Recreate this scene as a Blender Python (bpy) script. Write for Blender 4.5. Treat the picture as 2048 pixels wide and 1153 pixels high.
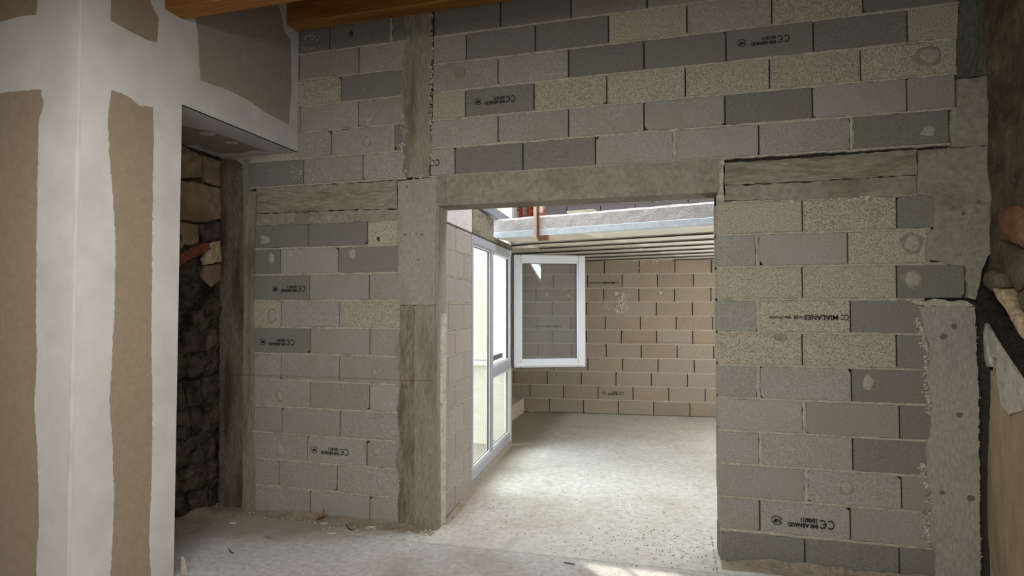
import bpy, bmesh, math, random
from mathutils import Vector, Matrix, noise
from mathutils.geometry import tessellate_polygon
for o in list(bpy.data.objects): bpy.data.objects.remove(o, do_unlink=True)
SC = bpy.context.scene
COL = SC.collection
# ------------------------------------------------------------------ camera
FPX, YAW, PITCH = 1172.88, -0.26905, 0.03124
CAM = Vector((1.0678, -3.8514, 1.5551))
cd = bpy.data.cameras.new('camera'); cam = bpy.data.objects.new('camera', cd); COL.objects.link(cam)
cd.sensor_width = 36; cd.sensor_fit = 'HORIZONTAL'; cd.lens = FPX / 2048 * 36
cd.clip_start = 0.05; cd.clip_end = 200
cam.location = CAM; cam.rotation_euler = (math.pi/2 + PITCH, 0, -YAW)
SC.camera = cam
# ------------------------------------------------------------------ world, sun, daylight and fill lamps, exposure
w = bpy.data.worlds.new('sky'); SC.world = w; w.use_nodes = True
bg = w.node_tree.nodes['Background']; bg.inputs[0].default_value = (0.80, 0.90, 1.0, 1); bg.inputs[1].default_value = 13.0
def light(name, kind, loc, rot, energy, color=(1, 1, 1), size=None):
    l = bpy.data.lights.new(name, kind); o = bpy.data.objects.new(name, l); COL.objects.link(o)
    o.location = loc; o.rotation_euler = rot; l.energy = energy; l.color = color
    if size:
        l.shape = 'RECTANGLE'; l.size, l.size_y = size
    return o
SUN_DIR = Vector((-2.694, 3.152, -2.67)).normalized()
sun = light('sun', 'SUN', (6, -8, 8), SUN_DIR.to_track_quat('-Z', 'Y').to_euler(), 9.0, (1.0, 0.93, 0.80))
sun.data.angle = math.radians(0.53)
# added area lamp before the closed rear bay, for soft frontal light
light('rear_window_light', 'AREA', (0.8, -5.30, 1.15), (math.radians(90), 0, 0), 42, (1.0, 0.98, 0.94), (3.4, 1.3))
# added area lamp to brighten the far room, out of view to the right
light('side_window_light', 'AREA', (3.22, 2.9, 1.35), (0, math.radians(90), 0), 80, (1.0, 0.97, 0.92), (1.3, 1.8))
# added near-room fill lamp, then daylight falling through the rooflight over the double-height part of the far room
light('near_rooflight_light', 'AREA', (0.15, -3.05, 2.72), (math.radians(21.3), 0, 0), 108, (1.0, 0.985, 0.95), (2.6, 1.2))  # overhead lamp added to brighten the near floor and lower wall
light('rooflight_light', 'AREA', (1.0, 0.85, 4.70), (0, 0, 0), 148, (0.95, 0.97, 1.0), (2.4, 0.9))
VS = SC.view_settings
SC.display_settings.display_device = 'sRGB'
VS.view_transform = 'Standard'; VS.look = 'None'; VS.gamma = 1.0; VS.use_curve_mapping = False; VS.exposure = 0.0

# ------------------------------------------------------------------ helpers
RNG = random.Random(7)
def ray(x, y):
    f = Vector((math.sin(YAW)*math.cos(PITCH), math.cos(YAW)*math.cos(PITCH), math.sin(PITCH)))
    r = Vector((math.cos(YAW), -math.sin(YAW), 0)); u = r.cross(f)
    return f + r*((x-1024)/FPX) - u*((y-576.5)/FPX)
def at(x, y, p0, n):
    """point of the photograph laid on the real plane through p0 with normal n"""
    d = ray(x, y); p0 = Vector(p0); n = Vector(n)
    return CAM + d*((p0-CAM).dot(n)/d.dot(n))
def atY(x, y, Y=0.0): return at(x, y, (0, Y, 0), (0, 1, 0))
def atX(x, y, X): return at(x, y, (X, 0, 0), (1, 0, 0))
def atZ(x, y, Z): return at(x, y, (0, 0, Z), (0, 0, 1))

def lin(c):
    def f(v):
        v /= 255.0
        return v/12.92 if v <= 0.04045 else ((v+0.055)/1.055)**2.4
    return (f(c[0]), f(c[1]), f(c[2]), 1)
def pmat(name, c1, c2, scale=120, detail=3, lo=0.3, hi=0.7, rough=0.92, bump=0.25, bscale=None, bdist=0.003,
         blotch=None, rnd=0.0, stretch=None, spec=0.2, metal=0.0):
    """speckle between two colours, optional larger stain layer, bump relief, per-object value shift"""
    m = bpy.data.materials.new(name); m.use_nodes = True
    nt = m.node_tree; N = nt.nodes; L = nt.links
    b = N['Principled BSDF']; b.inputs['Roughness'].default_value = rough
    b.inputs['Specular IOR Level'].default_value = spec; b.inputs['Metallic'].default_value = metal
    tc = N.new('ShaderNodeTexCoord'); oi = N.new('ShaderNodeObjectInfo')
    mu = N.new('ShaderNodeMath'); mu.operation = 'MULTIPLY'; mu.inputs[1].default_value = 71.3; L.new(oi.outputs['Random'], mu.inputs[0])
    va = N.new('ShaderNodeVectorMath'); va.operation = 'ADD'; L.new(tc.outputs['Object'], va.inputs[0]); L.new(mu.outputs[0], va.inputs[1])
    vec = va.outputs[0]
    if stretch:
        mp = N.new('ShaderNodeMapping'); mp.inputs['Scale'].default_value = stretch; L.new(vec, mp.inputs[0]); vecs = mp.outputs[0]
    else: vecs = vec
    n1 = N.new('ShaderNodeTexNoise'); n1.inputs['Scale'].default_value = scale; n1.inputs['Detail'].default_value = detail
    n1.inputs['Roughness'].default_value = 0.65; L.new(vecs, n1.inputs['Vector'])
    r1 = N.new('ShaderNodeValToRGB'); r1.color_ramp.elements[0].position = lo; r1.color_ramp.elements[1].position = hi
    r1.color_ramp.elements[0].color = lin(c1); r1.color_ramp.elements[1].color = lin(c2)
    L.new(n1.outputs['Fac'], r1.inputs[0]); col = r1.outputs[0]
    for (bc, bs, blo, bhi, bamt) in (blotch or []):
        n2 = N.new('ShaderNodeTexNoise'); n2.inputs['Scale'].default_value = bs; n2.inputs['Detail'].default_value = 5
        n2.inputs['Roughness'].default_value = 0.6; L.new(vecs if stretch else vec, n2.inputs['Vector'])
        mr = N.new('ShaderNodeMapRange'); mr.inputs[1].default_value = blo; mr.inputs[2].default_value = bhi; mr.inputs[4].default_value = bamt
        L.new(n2.outputs['Fac'], mr.inputs[0])
        mx = N.new('ShaderNodeMix'); mx.data_type = 'RGBA'; L.new(mr.outputs[0], mx.inputs[0]); L.new(col, mx.inputs[6]); mx.inputs[7].default_value = lin(bc)
        col = mx.outputs[2]
    if rnd:
        m2 = N.new('ShaderNodeMapRange'); m2.inputs[3].default_value = 1-rnd; m2.inputs[4].default_value = 1+rnd; L.new(oi.outputs['Random'], m2.inputs[0])
        hs = N.new('ShaderNodeHueSaturation'); L.new(m2.outputs[0], hs.inputs['Value']); L.new(col, hs.inputs['Color']); col = hs.outputs[0]
    L.new(col, b.inputs['Base Color'])
    if bump:
        nb = N.new('ShaderNodeTexNoise'); nb.inputs['Scale'].default_value = bscale or scale; nb.inputs['Detail'].default_value = 4; L.new(vecs, nb.inputs['Vector'])
        bp = N.new('ShaderNodeBump'); bp.inputs['Strength'].default_value = bump; bp.inputs['Distance'].default_value = bdist
        L.new(nb.outputs['Fac'], bp.inputs['Height']); L.new(bp.outputs[0], b.inputs['Normal'])
    return m
def flat(name, c, rough=0.6, spec=0.3, metal=0.0):
    m = bpy.data.materials.new(name); m.use_nodes = True; b = m.node_tree.nodes['Principled BSDF']
    b.inputs['Base Color'].default_value = lin(c); b.inputs['Roughness'].default_value = rough
    b.inputs['Specular IOR Level'].default_value = spec; b.inputs['Metallic'].default_value = metal
    return m
def glass(name, tint, refl, dust=0.0):  # dust sets the share of grey film that imitates a reflection
    m = bpy.data.materials.new(name); m.use_nodes = True; nt = m.node_tree; nt.nodes.clear()
    out = nt.nodes.new('ShaderNodeOutputMaterial'); mix = nt.nodes.new('ShaderNodeMixShader')
    t = nt.nodes.new('ShaderNodeBsdfTransparent'); t.inputs[0].default_value = (*tint, 1)
    g = nt.nodes.new('ShaderNodeBsdfGlossy'); g.inputs['Roughness'].default_value = 0.01
    lw_ = nt.nodes.new('ShaderNodeLayerWeight'); lw_.inputs['Blend'].default_value = 0.5
    pw = nt.nodes.new('ShaderNodeMath'); pw.operation = 'POWER'; pw.inputs[1].default_value = 5.0; nt.links.new(lw_.outputs['Facing'], pw.inputs[0])
    mr = nt.nodes.new('ShaderNodeMapRange'); mr.inputs[3].default_value = refl; mr.inputs[4].default_value = 1.0
    nt.links.new(pw.outputs[0], mr.inputs[0]); nt.links.new(mr.outputs[0], mix.inputs[0])
    nt.links.new(t.outputs[0], mix.inputs[1]); nt.links.new(g.outputs[0], mix.inputs[2])
    df = nt.nodes.new('ShaderNodeBsdfDiffuse'); df.inputs[0].default_value = (.55, .55, .54, 1)        # grey film standing in for the reflected near room
    m2 = nt.nodes.new('ShaderNodeMixShader'); m2.inputs[0].default_value = dust
    nt.links.new(mix.outputs[0], m2.inputs[1]); nt.links.new(df.outputs[0], m2.inputs[2]); nt.links.new(m2.outputs[0], out.inputs[0])
    return m

M = {}
M['d'] = pmat('block_dark_grey', (88, 86, 80), (124, 121, 113), 140, 3, .28, .72, blotch=[((176, 172, 160), 170, .655, .72, .55), ((52, 49, 43), 130, .65, .72, .6), ((106, 103, 92), 5, .45, .75, .6)], rnd=.06, bump=.35, bdist=.002)
M['g'] = pmat('block_grey', (106, 104, 97), (154, 150, 141), 140, 3, .28, .72, blotch=[((176, 172, 160), 170, .655, .72, .55), ((52, 49, 43), 130, .65, .72, .6), ((122, 115, 98), 4, .45, .75, .55)], rnd=.07, bump=.35, bdist=.002)
M['b'] = pmat('block_beige_coarse', (84, 78, 66), (164, 156, 138), 150, 4, .32, .58, rnd=.05, bump=.9, bdist=.004)
M['w'] = pmat('block_warm_grey', (104, 99, 90), (146, 139, 128), 140, 3, .28, .72, blotch=[((176, 172, 160), 170, .655, .72, .55), ((52, 49, 43), 130, .65, .72, .6), ((140, 124, 108), 6, .5, .75, .5)], rnd=.05, bump=.35, bdist=.002)
M['f'] = pmat('block_far_brown', (122, 110, 95), (162, 149, 132), 110, 3, blotch=[((186, 176, 160), 90, .64, .72, .5), ((128, 122, 108), 3, .45, .7, .6)], rnd=.08, bump=.35)
M['m'] = pmat('block_mauve_grey', (126, 117, 111), (164, 154, 147), 120, 3, rnd=.06, bump=.4)
M['f2'] = pmat('block_far_grey_brown', (124, 115, 103), (160, 150, 137), 110, 3, rnd=.05, bump=.35)
M['daub_dark'] = pmat('tie_hole_stain', (82, 78, 70), (104, 99, 90), 60, 3)
M['mortar'] = pmat('mortar', (126, 122, 108), (172, 166, 150), 70, 4, bump=.8, bdist=.006, blotch=[((112, 106, 92), 12, .5, .7, .6)])
M['mortar_far'] = pmat('mortar_far', (152, 143, 129), (184, 175, 160), 60, 4, bump=.6, bdist=.006)
M['core'] = pmat('wall_core_dark', (48, 46, 42), (66, 62, 56), 40, 3, bump=.3)
M['plug'] = pmat('cement_plug', (122, 118, 108), (154, 150, 138), 80, 4, bump=.7, bdist=.004)
M['plug_rim'] = pmat('cement_plug_rim', (104, 99, 88), (134, 128, 114), 80, 4, bump=.7, bdist=.004)
M['conc'] = pmat('concrete_cast', (105, 101, 89), (139, 134, 120), 30, 6, bump=.3, bscale=90, blotch=[((84, 76, 58), 3.5, .5, .72, .7), ((151, 146, 134), 7, .55, .75, .5)])
M['conc_board'] = pmat('concrete_board_marked', (100, 94, 79), (141, 134, 119), 14, 6, bump=.35, bscale=40, stretch=(1, 1, 5), blotch=[((79, 69, 52), 3, .5, .7, .75)])
M['conc_v'] = pmat('concrete_vertical_grain', (103, 97, 83), (141, 135, 120), 22, 6, bump=.35, bscale=60, stretch=(5, 5, .7), blotch=[((76, 68, 53), 1.6, .5, .72, .8)])
M['conc_dark'] = pmat('concrete_soot_stained', (80, 72, 60), (120, 110, 95), 22, 6, bump=.4, bscale=60, stretch=(4, 4, .8), blotch=[((50, 43, 35), 2, .45, .65, .8)])  # dark brown with darker blotches
M['conc_mid'] = pmat('concrete_brown_stained', (92, 84, 70), (134, 125, 108), 22, 6, bump=.4, bscale=60, stretch=(4, 4, .8), blotch=[((70, 60, 46), 3, .45, .65, .7)])
M['conc_lt'] = pmat('concrete_pale', (118, 115, 106), (148, 144, 134), 30, 5, bump=.2, bscale=120, stretch=(3, 3, .8), blotch=[((107, 104, 95), 3, .5, .75, .6)])
M['conc_green'] = pmat('concrete_dark_green_grey', (62, 64, 57), (96, 96, 86), 26, 5, bump=.3, stretch=(3, 3, .8), blotch=[((48, 50, 43), 3, .45, .7, .7)])
M['slabc'] = pmat('slab_edge_concrete', (176, 170, 168), (208, 203, 202), 60, 5, bump=.6, bdist=.006, blotch=[((150, 146, 142), 9, .55, .75, .5)])
M['pebble'] = pmat('pebble', (92, 86, 74), (184, 177, 162), 45, 3, rnd=.1, bump=.3)
M['stamp'] = flat('stamp_ink', (34, 34, 32), .8, .1)
M['floor_near'] = pmat('floor_near', (146, 144, 141), (178, 176, 173), 26, 6, bump=.35, bscale=50, bdist=.004, spec=.3, rough=.8,
                       blotch=[((128, 118, 104), 1.3, .52, .70, .7), ((190, 188, 184), 3, .55, .75, .5), ((110, 104, 94), 28, .64, .74, .5)])
M['floor_far'] = pmat('floor_far', (156, 154, 148), (188, 186, 180), 20, 6, bump=.5, bscale=34, bdist=.006, spec=.2, rough=.9,
                      blotch=[((150, 143, 132), 2, .5, .7, .5), ((96, 90, 80), 34, .66, .76, .6), ((120, 114, 104), 5, .60, .75, .5)])
M['dust'] = pmat('brown_dust', (108, 98, 84), (146, 135, 119), 40, 5, bump=.8, bscale=60, bdist=.008, blotch=[((86, 76, 62), 10, .5, .7, .6)])
M['board'] = pmat('plasterboard_brown_paper', (130, 116, 96), (140, 126, 106), 30, 3, bump=.05, rough=.85)
M['board2'] = pmat('plasterboard_mauve_paper', (134, 123, 112), (144, 133, 122), 30, 3, bump=.05, rough=.85)
M['compound'] = pmat('joint_compound_white', (174, 172, 167), (188, 186, 181), 5, 5, bump=.06, bscale=60, rough=.85, blotch=[((164, 161, 157), 2, .5, .7, .7)])
M['wood'] = pmat('stained_timber', (104, 66, 24), (150, 102, 44), 9, 6, bump=.15, bscale=20, stretch=(.25, 3, 3), blotch=[((92, 52, 20), 5, .5, .7, .6)], rough=.6, spec=.35)
M['char'] = pmat('charred_wood', (16, 14, 12), (44, 38, 34), 26, 6, bump=1, bscale=40, bdist=.02, rough=.85, stretch=(1, 1, 1))
M['stone'] = pmat('limestone', (104, 88, 68), (150, 130, 104), 16, 6, bump=.6, bscale=30, bdist=.01, blotch=[((76, 60, 44), 4, .5, .7, .7)], rnd=.1)
M['stone_dk'] = pmat('soot_dark_rubble', (46, 41, 34), (92, 82, 68), 12, 7, bump=1, bscale=22, bdist=.02, blotch=[((24, 21, 18), 5, .5, .65, .8), ((120, 108, 90), 9, .62, .75, .6)], rnd=.12)  # dark brown rubble with darker and paler blotches
M['rubble'] = pmat('rubble_mortar_dark', (36, 32, 27), (82, 73, 60), 14, 7, bump=1, bscale=24, bdist=.03, blotch=[((18, 16, 14), 6, .48, .62, .9), ((104, 94, 78), 8, .62, .75, .5)])
M['stone_or'] = pmat('orange_stone', (92, 64, 47), (126, 92, 70), 14, 5, bump=.6, bdist=.01)
M['stone_pale'] = pmat('pale_crumbled_stone', (128, 110, 84), (186, 168, 136), 22, 5, bump=.7, bdist=.01)
M['terra'] = pmat('terracotta', (92, 50, 36), (124, 74, 54), 20, 4, bump=.4)
M['plaster_old'] = pmat('old_plaster_dark', (70, 62, 48), (106, 96, 78), 9, 7, bump=.7, bscale=24, bdist=.015, blotch=[((48, 42, 32), 3, .45, .65, .8), ((128, 116, 96), 14, .68, .76, .6)])
M['plaster_beige'] = pmat('old_plaster_beige', (138, 122, 98), (162, 146, 120), 6, 6, bump=.3, bscale=50, stretch=(2, 2, .5), blotch=[((122, 102, 76), 2, .48, .68, .8)])
M['plaster_grey'] = pmat('old_plaster_grey', (148, 142, 130), (186, 180, 168), 20, 6, bump=.5, bscale=60, blotch=[((110, 104, 92), 18, .6, .7, .7)])
M['pvc'] = flat('pvc_white', (212, 215, 220), .35, .5)
M['pvc_lead'] = flat('pvc_lead_grey', (150, 152, 160), .4, .5)  # white pvc, with the shade of its backlit faces put into the colour
M['gasket'] = flat('black_gasket', (22, 22, 24), .6)
M['steel'] = flat('hinge_steel', (120, 120, 122), .4, .5, .7)
M['rail'] = flat('dark_grey_rail', (92, 90, 96), .5)
M['glass_door'] = glass('door_glass', (.97, .98, .96), .01)
M['glass_sash'] = glass('sash_glass', (.90, .92, .92), .07, .10)
M['cream'] = pmat('cream_render', (222, 216, 194), (232, 227, 206), 12, 4, bump=.1)
M['deck'] = pmat('deck_cream_panel', (196, 186, 168), (216, 207, 190), 8, 4, bump=.1, blotch=[((176, 162, 142), 3, .5, .7, .5)])
M['deck_tray'] = flat('deck_tray', (226, 222, 210), .6)  # paler than the flat deck: reflected light put into the colour
M['joist'] = pmat('joist_flange_grey', (140, 138, 134), (166, 164, 160), 30, 3, bump=.1)  # grey imitates the shaded far bevel of each tray
M['joist_dk'] = pmat('joist_shadow_gap_brown', (48, 42, 38), (70, 62, 56), 30, 3, bump=.1)  # dark tone imitates the shade in the gap between panels
M['flash'] = pmat('edge_strip_pale_blue', (192, 202, 211), (218, 225, 232), 20, 4, bump=.2, rough=.5)
M['rust'] = pmat('rusted_steel', (92, 62, 50), (140, 102, 86), 30, 5, bump=.4, blotch=[((176, 130, 122), 12, .5, .7, .6)])
M['red'] = pmat('red_lead_paint', (118, 46, 28), (152, 66, 44), 20, 4, bump=.2)
M['timber_pale'] = pmat('pale_board', (188, 166, 144), (214, 196, 176), 14, 5, bump=.2, stretch=(.3, 3, 3))
M['timber_grey'] = pmat('weathered_board', (116, 100, 88), (156, 138, 124), 14, 5, bump=.2, stretch=(.3, 3, 3))
M['upper'] = pmat('upper_block_lilac_grey', (150, 146, 150), (180, 176, 180), 90, 3, rnd=.04, bump=.3)  # lavender light on grey blocks is put into this colour
M['render_w'] = pmat('grey_render', (170, 166, 160), (186, 182, 176), 14, 4, bump=.2)
M['ply'] = pmat('roof_deck_board', (120, 96, 66), (146, 118, 84), 6, 5, bump=.1)
M['leaf'] = pmat('dry_leaf', (104, 80, 48), (140, 112, 74), 40, 3, bump=.2)
M['chip2'] = pmat('dusty_chip', (132, 124, 110), (186, 179, 166), 30, 3, lo=.2, hi=.8, bump=.3)
M['chip'] = pmat('plaster_chip', (176, 170, 156), (210, 205, 194), 30, 3, rnd=.12, bump=.3)

def link(name, me, mat, parent=None, kind=None):
    o = bpy.data.objects.new(name, me); COL.objects.link(o)
    if mat is not None: me.materials.append(M[mat] if isinstance(mat, str) else mat)
    if parent is not None: o.parent = parent
    if kind: o['kind'] = kind
    return o
def tag(o, label, cat, group=None, kind=None):
    o['label'] = label; o['category'] = cat
    if group: o['group'] = group
    if kind: o['kind'] = kind
    return o
def empty(name, loc=(0, 0, 0)):
    o = bpy.data.objects.new(name, None); COL.objects.link(o); o.location = loc; o.empty_display_size = .05
    return o
def from_bm(bm, name):
    bmesh.ops.recalc_face_normals(bm, faces=bm.faces)
    me = bpy.data.meshes.new(name); bm.to_mesh(me); bm.free(); return me
def bm_box(bm, lo, hi, mat=None):
    vs = [bm.verts.new((x, y, z)) for x in (lo[0], hi[0]) for y in (lo[1], hi[1]) for z in (lo[2], hi[2])]
    if mat is not None:
        for v in vs: v.co = mat @ v.co
    for f in ((0, 1, 3, 2), (4, 6, 7, 5), (0, 4, 5, 1), (2, 3, 7, 6), (0, 2, 6, 4), (1, 5, 7, 3)):
        bm.faces.new([vs[i] for i in f])
    return vs
def box(name, lo, hi, mat, parent=None, bevel=0.0, kind=None, xf=None):
    bm = bmesh.new(); bm_box(bm, lo, hi, xf)
    if bevel: bmesh.ops.bevel(bm, geom=bm.edges[:], offset=bevel, segments=1, affect='EDGES', clamp_overlap=True)
    return link(name, from_bm(bm, name), mat, parent, kind)
def bm_bar(bm, a, b, w, h, up=(0, 0, 1)):
    a = Vector(a); b = Vector(b); d = (b-a); L = d.length; d.normalize()
    s = d.cross(Vector(up)).normalized(); u = s.cross(d)
    X = Matrix((d, s, u)).transposed().to_4x4(); X.translation = a
    bm_box(bm, (0, -w/2, -h/2), (L, w/2, h/2), X)
def bar(name, a, b, w, h, mat, parent=None, up=(0, 0, 1), bevel=0.0):
    bm = bmesh.new(); bm_bar(bm, a, b, w, h, up)
    if bevel: bmesh.ops.bevel(bm, geom=bm.edges[:], offset=bevel, segments=1, affect='EDGES', clamp_overlap=True)
    return link(name, from_bm(bm, name), mat, parent)
def prism(name, loops, n, depth, mat, parent=None, front=0.0, kind=None):
    """polygon with holes lying on a plane, extruded backwards against n by depth; front lifts it along n"""
    n = Vector(n).normalized(); loops = [[Vector(p)+n*front for p in lp] for lp in loops]
    tris = tessellate_polygon(loops); flatv = [p for lp in loops for p in lp]
    bm = bmesh.new(); A = [bm.verts.new(p) for p in flatv]; B = [bm.verts.new(p-n*depth) for p in flatv]
    for t in tris:
        try: bm.faces.new([A[i] for i in t]); bm.faces.new([B[i] for i in reversed(t)])
        except ValueError: pass
    k = 0
    for lp in loops:
        m = len(lp)
        for i in range(m):
            j = (i+1) % m
            try: bm.faces.new((A[k+i], A[k+j], B[k+j], B[k+i]))
            except ValueError: pass
        k += m
    return link(name, from_bm(bm, name), mat, parent, kind)
def jag(loop, amp, step, rng=RNG, keep=None):
    """subdivide a loop of points and push the new points about, for broken and trowelled edges"""
    out = []; m = len(loop)
    for i in range(m):
        a = Vector(loop[i]); b = Vector(loop[(i+1) % m]); L = (b-a).length
        k = max(1, int(L/step)); d = (b-a)
        out.append(a)
        for q in range(1, k):
            p = a + d*(q/k)
            if not keep or not keep(p):
                p = p + Vector((rng.uniform(-amp, amp), rng.uniform(-amp, amp), rng.uniform(-amp, amp)))
            out.append(p)
    return out
def flat_on(loop, n, p0):
    n = Vector(n).normalized(); p0 = Vector(p0)
    return [p - n*((p-p0).dot(n)) for p in loop]
def rock(bm, c, size, rng=RNG, sub=1, rough=.25):
    """one lumpy pebble or stone"""
    geo = bmesh.ops.create_icosphere(bm, subdivisions=sub, radius=1.0)
    off = Vector((rng.uniform(0, 99), rng.uniform(0, 99), rng.uniform(0, 99)))
    R = Matrix.Rotation(rng.uniform(0, 6.28), 3, 'Z') if size[0] == size[1] else Matrix.Identity(3)
    for v in geo['verts']:
        d = v.co.normalized(); k = 1 + rough*noise.noise(d*1.3+off)*1.6
        v.co = R @ Vector((d.x*size[0]*k, d.y*size[1]*k, d.z*size[2]*k)) + Vector(c)

# ------------------------------------------------------------------ block masonry
class Frame:
    """a wall face: s runs along it, d comes out of it, z is up"""
    def __init__(self, o, ang):
        self.o = Vector(o); self.ang = ang
        self.u = Vector((math.cos(ang), math.sin(ang), 0)); self.n = Vector((math.sin(ang), -math.cos(ang), 0))
    def P(self, s, z, d=0.0): return self.o + self.u*s + self.n*d + Vector((0, 0, z))
    def s_of(self, x, y):
        p = at(x, y, self.o, self.n); return (p-self.o).dot(self.u)
    def sz(self, x, y):
        p = at(x, y, self.o, self.n); return (p-self.o).dot(self.u), p.z
def block(fr, s0, s1, z0, z1, mat, parent, depth=.06, gap=.0035, chip=0.0, rng=RNG):
    L = s1-s0-2*gap; H = z1-z0
    if L < .01: return None
    c = .004
    bm = bmesh.new(); hx, hz = L/2, H/2
    cor = [(-hx, -hz), (hx, -hz), (hx, hz), (-hx, hz)]
    fv = []; ev = []; bv = []
    for i, (x, z) in enumerate(cor):
        k = c*rng.uniform(.6, 1.8)
        big = rng.random() < chip
        kx = k*(rng.uniform(2.5, 5) if big else 1); kz = k*(rng.uniform(2.5, 5) if big else 1)
        sx = 1 if x > 0 else -1; sz = 1 if z > 0 else -1
        # two points per corner so a knocked-off corner reads as one
        pts = [(x-sx*kx, z), (x, z-sz*kz)]
        if i % 2 == 0: pts.reverse()
        for (px, pz) in pts:
            ix = min(max(px, -hx+c), hx-c); iz = min(max(pz, -hz+c), hz-c)
            fv.append(bm.verts.new((ix, rng.uniform(-.0006, .0006), iz))); ev.append(bm.verts.new((px, c, pz))); bv.append(bm.verts.new((px, depth, pz)))
    m = len(fv)
    bm.faces.new(fv)
    for i in range(m):
        j = (i+1) % m
        bm.faces.new((fv[i], fv[j], ev[j], ev[i])); bm.faces.new((ev[i], ev[j], bv[j], bv[i]))
    bm.faces.new(list(reversed(bv)))
    o = link('block', from_bm(bm, 'block'), mat, parent)
    o.location = fr.P((s0+s1)/2, (z0+z1)/2, rng.uniform(-.0015, .0015)); o.rotation_euler = (0, 0, fr.ang)
    return o
def mortar_bed(fr, s0, s1, z, parent, mat='mortar', h=.013, proud=.0, depth=.05, slope=0.0, rng=RNG):
    """ragged strip of mortar squeezed out of a bed joint"""
    bm = bmesh.new(); n = max(3, int((s1-s0)/.018)); prev = None
    seed = rng.uniform(0, 900)
    for i in range(n+1):
        s = s0+(s1-s0)*i/n
        a = noise.noise(Vector((s*14, seed, 0))); b = noise.noise(Vector((s*17, seed, 5))); c2 = noise.noise(Vector((s*9, seed, 9))); e = noise.noise(Vector((s*45, seed, 2)))
        zt = z+h*.5*(1.0+.6*a+.45*e); zb = z-h*.5*(1.0+.6*b-.45*e); d = proud+.0035*c2+.002*e
        cur = [bm.verts.new(fr.P(s, zt, -.004)), bm.verts.new(fr.P(s, z+h*.2, d)), bm.verts.new(fr.P(s, z-h*.25, d-.001)), bm.verts.new(fr.P(s, zb, -.004)),
               bm.verts.new(fr.P(s, zb, -depth)), bm.verts.new(fr.P(s, zt, -depth))]
        if prev:
            for q in range(6): bm.faces.new((prev[q], prev[(q+1) % 6], cur[(q+1) % 6], cur[q]))
        else: bm.faces.new(list(reversed(cur)))
        prev = cur
    bm.faces.new(prev)
    return link('mortar_bed', from_bm(bm, 'mortar_bed'), mat, parent)
def mortar_head(fr, s, z0, z1, parent, w=.016, mat='mortar'):
    bm = bmesh.new(); prev = None; seed = RNG.uniform(0, 900); n = 14
    for i in range(n+1):
        z = z0+(z1-z0)*i/n; a = noise.noise(Vector((z*25, seed, 0))); b = noise.noise(Vector((z*25, seed, 7)))
        cur = [bm.verts.new(fr.P(s-w*.5*(1+.6*a), z, -.003)), bm.verts.new(fr.P(s, z, .0015+.003*b)), bm.verts.new(fr.P(s+w*.5*(1+.6*b), z, -.003))]
        if prev:
            for q in range(2): bm.faces.new((prev[q], prev[q+1], cur[q+1], cur[q]))
        prev = cur
    return link('mortar_joint', from_bm(bm, 'mortar_joint'), mat, parent)
def blob(name, fr, s, z, rx, rz, mat, parent, proud=.004, lump=.35, d0=0.0):
    """flattened daub of cement pressed on the wall"""
    bm = bmesh.new(); seed = RNG.uniform(0, 900); c = bm.verts.new(fr.P(s, z, d0+proud)); rings = []
    for k, (r, d) in enumerate(((.55, proud*.9), (.85, proud*.5), (1.0, -.003))):
        ring = []
        for i in range(18):
            t = i/18*2*math.pi; j = 1+lump*noise.noise(Vector((math.cos(t)*1.2, math.sin(t)*1.2, seed)))
            ring.append(bm.verts.new(fr.P(s+rx*r*j*math.cos(t), z+rz*r*j*math.sin(t), d0+d+.0015*noise.noise(Vector((t*3, seed, k))))))
        rings.append(ring)
    for i in range(18):
        j = (i+1) % 18
        bm.faces.new((c, rings[0][i], rings[0][j]))
        for k in range(2): bm.faces.new((rings[k][i], rings[k+1][i], rings[k+1][j], rings[k][j]))
    return link(name, from_bm(bm, name), mat, parent)
def text_mesh(txt, size, bold=0.0, sx=1.0):
    cu = bpy.data.curves.new('txt', 'FONT'); cu.body = txt; cu.size = size; cu.extrude = .0006; cu.offset = bold; cu.resolution_u = 2
    cu.align_x = 'LEFT'; cu.align_y = 'CENTER'
    o = bpy.data.objects.new('txt', cu); COL.objects.link(o)
    bpy.context.view_layer.update()
    me = bpy.data.meshes.new_from_object(o.evaluated_get(bpy.context.evaluated_depsgraph_get()))
    bpy.data.objects.remove(o, do_unlink=True); bpy.data.curves.remove(cu)
    for v in me.vertices: v.co.x *= sx
    return me
def ring_pts(r0, r1, a0, a1, sx=1.0, n=14):
    return [(sx*r*math.cos(a0+(a1-a0)*i/n), r*math.sin(a0+(a1-a0)*i/n)) for r, rng_ in ((r1, range(n+1)), (r0, range(n, -1, -1))) for i in rng_]
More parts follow.
